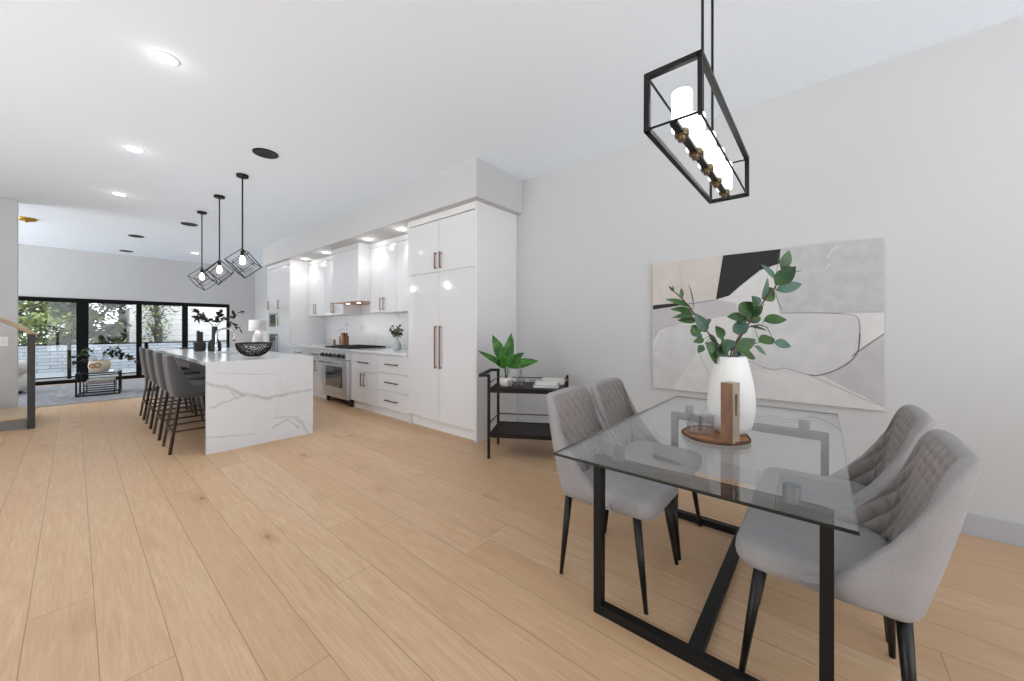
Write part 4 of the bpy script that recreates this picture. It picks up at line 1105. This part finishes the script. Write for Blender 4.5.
mb.xf(Matrix.Translation((0, .12, .0)) @ Matrix.Rotation(-.35, 4, 'X')).build('pillow_cover', M['pillow'], r)

# console with the white lamp at the far right
r = empty('console_table', (3.2, 11.3, 0), 'white console table against the right wall of the living area', 'table')
MB().box(-.28, .28, -.6, .6, .72, .76).build('table_top', M['trim'], r, bev=.003)
for x in (-.25, .25):
    for y in (-.56, .56): MB().box(x - .02, x + .02, y - .02, y + .02, 0, .72).build('leg', M['trim'], r)
r = empty('table_lamp', (3.02, 11.05, .7605), 'white table lamp with a drum shade at the far end of the room', 'lamp')
MB().lathe([(0, 0), (.1, 0), (.12, .03), (.125, .1), (.1, .3), (.05, .4), (.02, .42), (0, .42)], 28).build('lamp_base', M['ceramic'], r)
MB().lathe([(.19, .42), (.185, .70), (.18, .70), (.186, .42)], 36).build('lamp_shade', M['lamp_shade'], r)
MB().lathe([(0, .43), (.03, .45), (.035, .5), (.01, .55), (0, .55)], 16).build('bulb', M['bulb'], r)

# ---------------------------------------------------------------- stairs at the left edge
r = empty('stair_flight', (-.9, 8.1, 0), 'lowest oak stair step with a grey riser at the left edge of the room', 'stairs')
for k in range(6):
    xx = .56 - k * .27
    if k == 0: MB().box(-2.2, .54, -.48, .50, 0, .125).build('riser', M['riser'], r)
    else: MB().box(-2.2, xx - .22, -.48, .50, k * .17 - .02, k * .17 + .13).build('riser', M['riser'], r)
    MB().box(-2.2, xx if k == 0 else xx - .2, -.5, .52, k * .17 + (.125 if k == 0 else .13), k * .17 + .15).build('tread', M['tread'], r, bev=.003)
r = empty('stair_railing', (-.35, 7.56, 0), 'dark newel post with an oak handrail climbing left along the stairs', 'railing')
MB().box(-.026, .034, -.03, .03, 0, 1.18).build('newel_post', M['post'], r, bev=.003)
MB().bar((.05, 0, 1.165), (-1.9, 0, 2.55), .05, .045).build('handrail', M['handrail'], r, bev=.01)
r = empty('light_switch', (-.632, 8.6395, 1.005), 'white double light switch plate on the wall by the stairs', 'light switch')
MB().box(-.07, .04, -.006, 0, 0, .13).build('switch_plate', M['plate'], r, bev=.002)
for x in (-.045, .01): MB().box(x - .017, x + .017, -.010, -.006, .03, .10).build('rocker', M['trim'], r, bev=.001)

# ---------------------------------------------------------------- outside
o = MB().box(-14, 18, 0, 30, -.3, -.16).build('ground', M['ground'], None, (0, 15.3, 0)); o['kind'] = 'structure'
o = box('balcony_floor', -4, 6, YF + .15, 15.2, -.16, -.02, M['deck']); o['kind'] = 'structure'
r = empty('balcony_railing', (1, 14.5, -.02), 'glass balcony railing with black posts outside the sliding doors', 'railing')
MB().box(-4.5, 4.5, -.03, .03, .845, .88).build('top_rail', M['win_black'], r)
MB().box(-4.5, 4.5, -.02, .02, .03, .06).build('bottom_rail', M['win_black'], r)
for x in (-2.6, -1.08, .30, 1.9, 3.4):
    MB().box(x - .035, x + .035, -.035, .035, 0, .85).build('post', M['win_black'], r)
for a, b in ((-4.5, -2.64), (-2.56, -1.12), (-1.04, .26), (.34, 1.86), (1.94, 3.36)):
    MB().box(a, b, -.005, .005, .07, .84).build('glass_panel', M['glass_rail'], r)
o = MB().box(-12, 12, -.15, .15, 0, .87).build('garden_wall', M['stonewall'], None, (0, 19.0, -.16))
tag(o, 'low blue-grey shingled wall beyond the balcony', 'wall')
r = empty('neighbour_house', (5.6, 20.5, -.16), 'white house clad in horizontal siding outside the right-hand panes', 'house')
MB().box(-4.1, 5, 0, 5, 0, 4.6).build('siding_wall', M['siding'], r)
MB().box(-4.22, -4.0, -.04, .1, 0, 4.6).build('corner_trim', M['trim'], r)
MB().loft([[(x, -.5, 4.6), (x, 5.4, 4.6), (x, 2.5, 6.6)] for x in (-4.6, 5.4)], sm=False).build('roof', M['riser'], r)
def tree(loc, H, R_, n, mi, label, seed, zlo=.3, lsz=.28):
    random.seed(seed)
    r = empty('garden_tree', loc, label, 'tree', 'garden trees beyond the balcony')
    t = MB().tube([(0, 0, 0), (.1, 0, H * .4), (0, .1, H * .75), (.05, 0, H * .95)], [.14, .11, .07, .03], 10)
    for k in range(9):
        a = random.uniform(0, 2 * PI); z = random.uniform(.25, .8) * H; t.tube([(0, 0, z), (cos(a) * R_ * .4, sin(a) * R_ * .4, z + .4), (cos(a) * R_ * .8, sin(a) * R_ * .8, z + .7)], [.05, .035, .015], 6)
    t.build('trunk', M['bark'], r)
    mb = MB()
    cl_ = [(random.uniform(0, 2 * PI), random.uniform(.1, .95), random.uniform(zlo, .98)) for _ in range(46)]
    for k in range(n):
        a, q, z = random.choice(cl_); q *= R_ * (1.15 - .55 * abs(z - .55))
        p = Vector((q * cos(a), q * sin(a), z * H)) + Vector((random.gauss(0, .28), random.gauss(0, .28), random.gauss(0, .16)))
        d_ = Vector((random.uniform(-1, 1), random.uniform(-1, 1), random.uniform(-.7, .5))).normalized()
        leaf(mb, p, p + d_ * lsz * random.uniform(.6, 1.1), lsz * .5, (random.uniform(-1, 1), random.uniform(-1, 1), 1), 0 if random.random() < mi else 1, n=2)
    mb.build('foliage', [M['tree_leaf'], M['tree_dark']], r, weld=False, recalc=False)
tree((-1.5, 20.9, -.16), 5.6, 1.7, 9000, .75, 'yellow-green tree at the far left of the glass doors', 31, zlo=.1, lsz=.17)
tree((-.1, 23.2, -.16), 6.6, 1.9, 7000, .5, 'mixed light and dark green tree behind the left pane', 32, zlo=.1, lsz=.25)
tree((1.35, 24.6, -.16), 7.0, 1.7, 9000, .12, 'dark grey-green tree filling the second pane', 33, zlo=.1, lsz=.24)
tree((2.05, 19.85, -.16), 3.0, .3, 700, .4, 'slim green tree in front of the white house corner', 34, lsz=.15)

# ---------------------------------------------------------------- light, sky, camera
W_ = bpy.data.worlds.new('sky'); SC.world = W_; W_.use_nodes = True
bg = W_.node_tree.nodes['Background']; bg.inputs[0].default_value = (.955, .975, 1, 1); 
nt_ = W_.node_tree; tc_ = nt_.nodes.new('ShaderNodeTexCoord'); sp_ = nt_.nodes.new('ShaderNodeSeparateXYZ'); mr_ = nt_.nodes.new('ShaderNodeMapRange')
nt_.links.new(tc_.outputs['Generated'], sp_.inputs[0]); nt_.links.new(sp_.outputs[2], mr_.inputs[0])
mr_.inputs[1].default_value = -.15; mr_.inputs[2].default_value = .1; mr_.inputs[3].default_value = 5.2; mr_.inputs[4].default_value = 2.1
nt_.links.new(mr_.outputs[0], bg.inputs[1])   # unseen glow added below the horizon to lift the ceiling, overcast sky above
cam = bpy.data.cameras.new('camera'); co = bpy.data.objects.new('camera', cam); COL.objects.link(co)
cam.sensor_width = 36; cam.lens = 368.5 / 1024 * 36; cam.shift_y = -12.5 / 1024; cam.clip_start = .05
co.location = (0, 0, 1.255); co.rotation_euler = (PI / 2, 0, -math.atan2(.765, .644))
SC.camera = co
SC.view_settings.view_transform = 'Standard'; SC.view_settings.look = 'None'
SC.view_settings.exposure = 0.19; SC.view_settings.gamma = 1.0; SC.view_settings.use_curve_mapping = False
SC.cycles.use_denoising = True
SC.cycles.max_bounces = 10; SC.cycles.diffuse_bounces = 5; SC.cycles.transparent_max_bounces = 16
SC.cycles.sample_clamp_indirect = 6
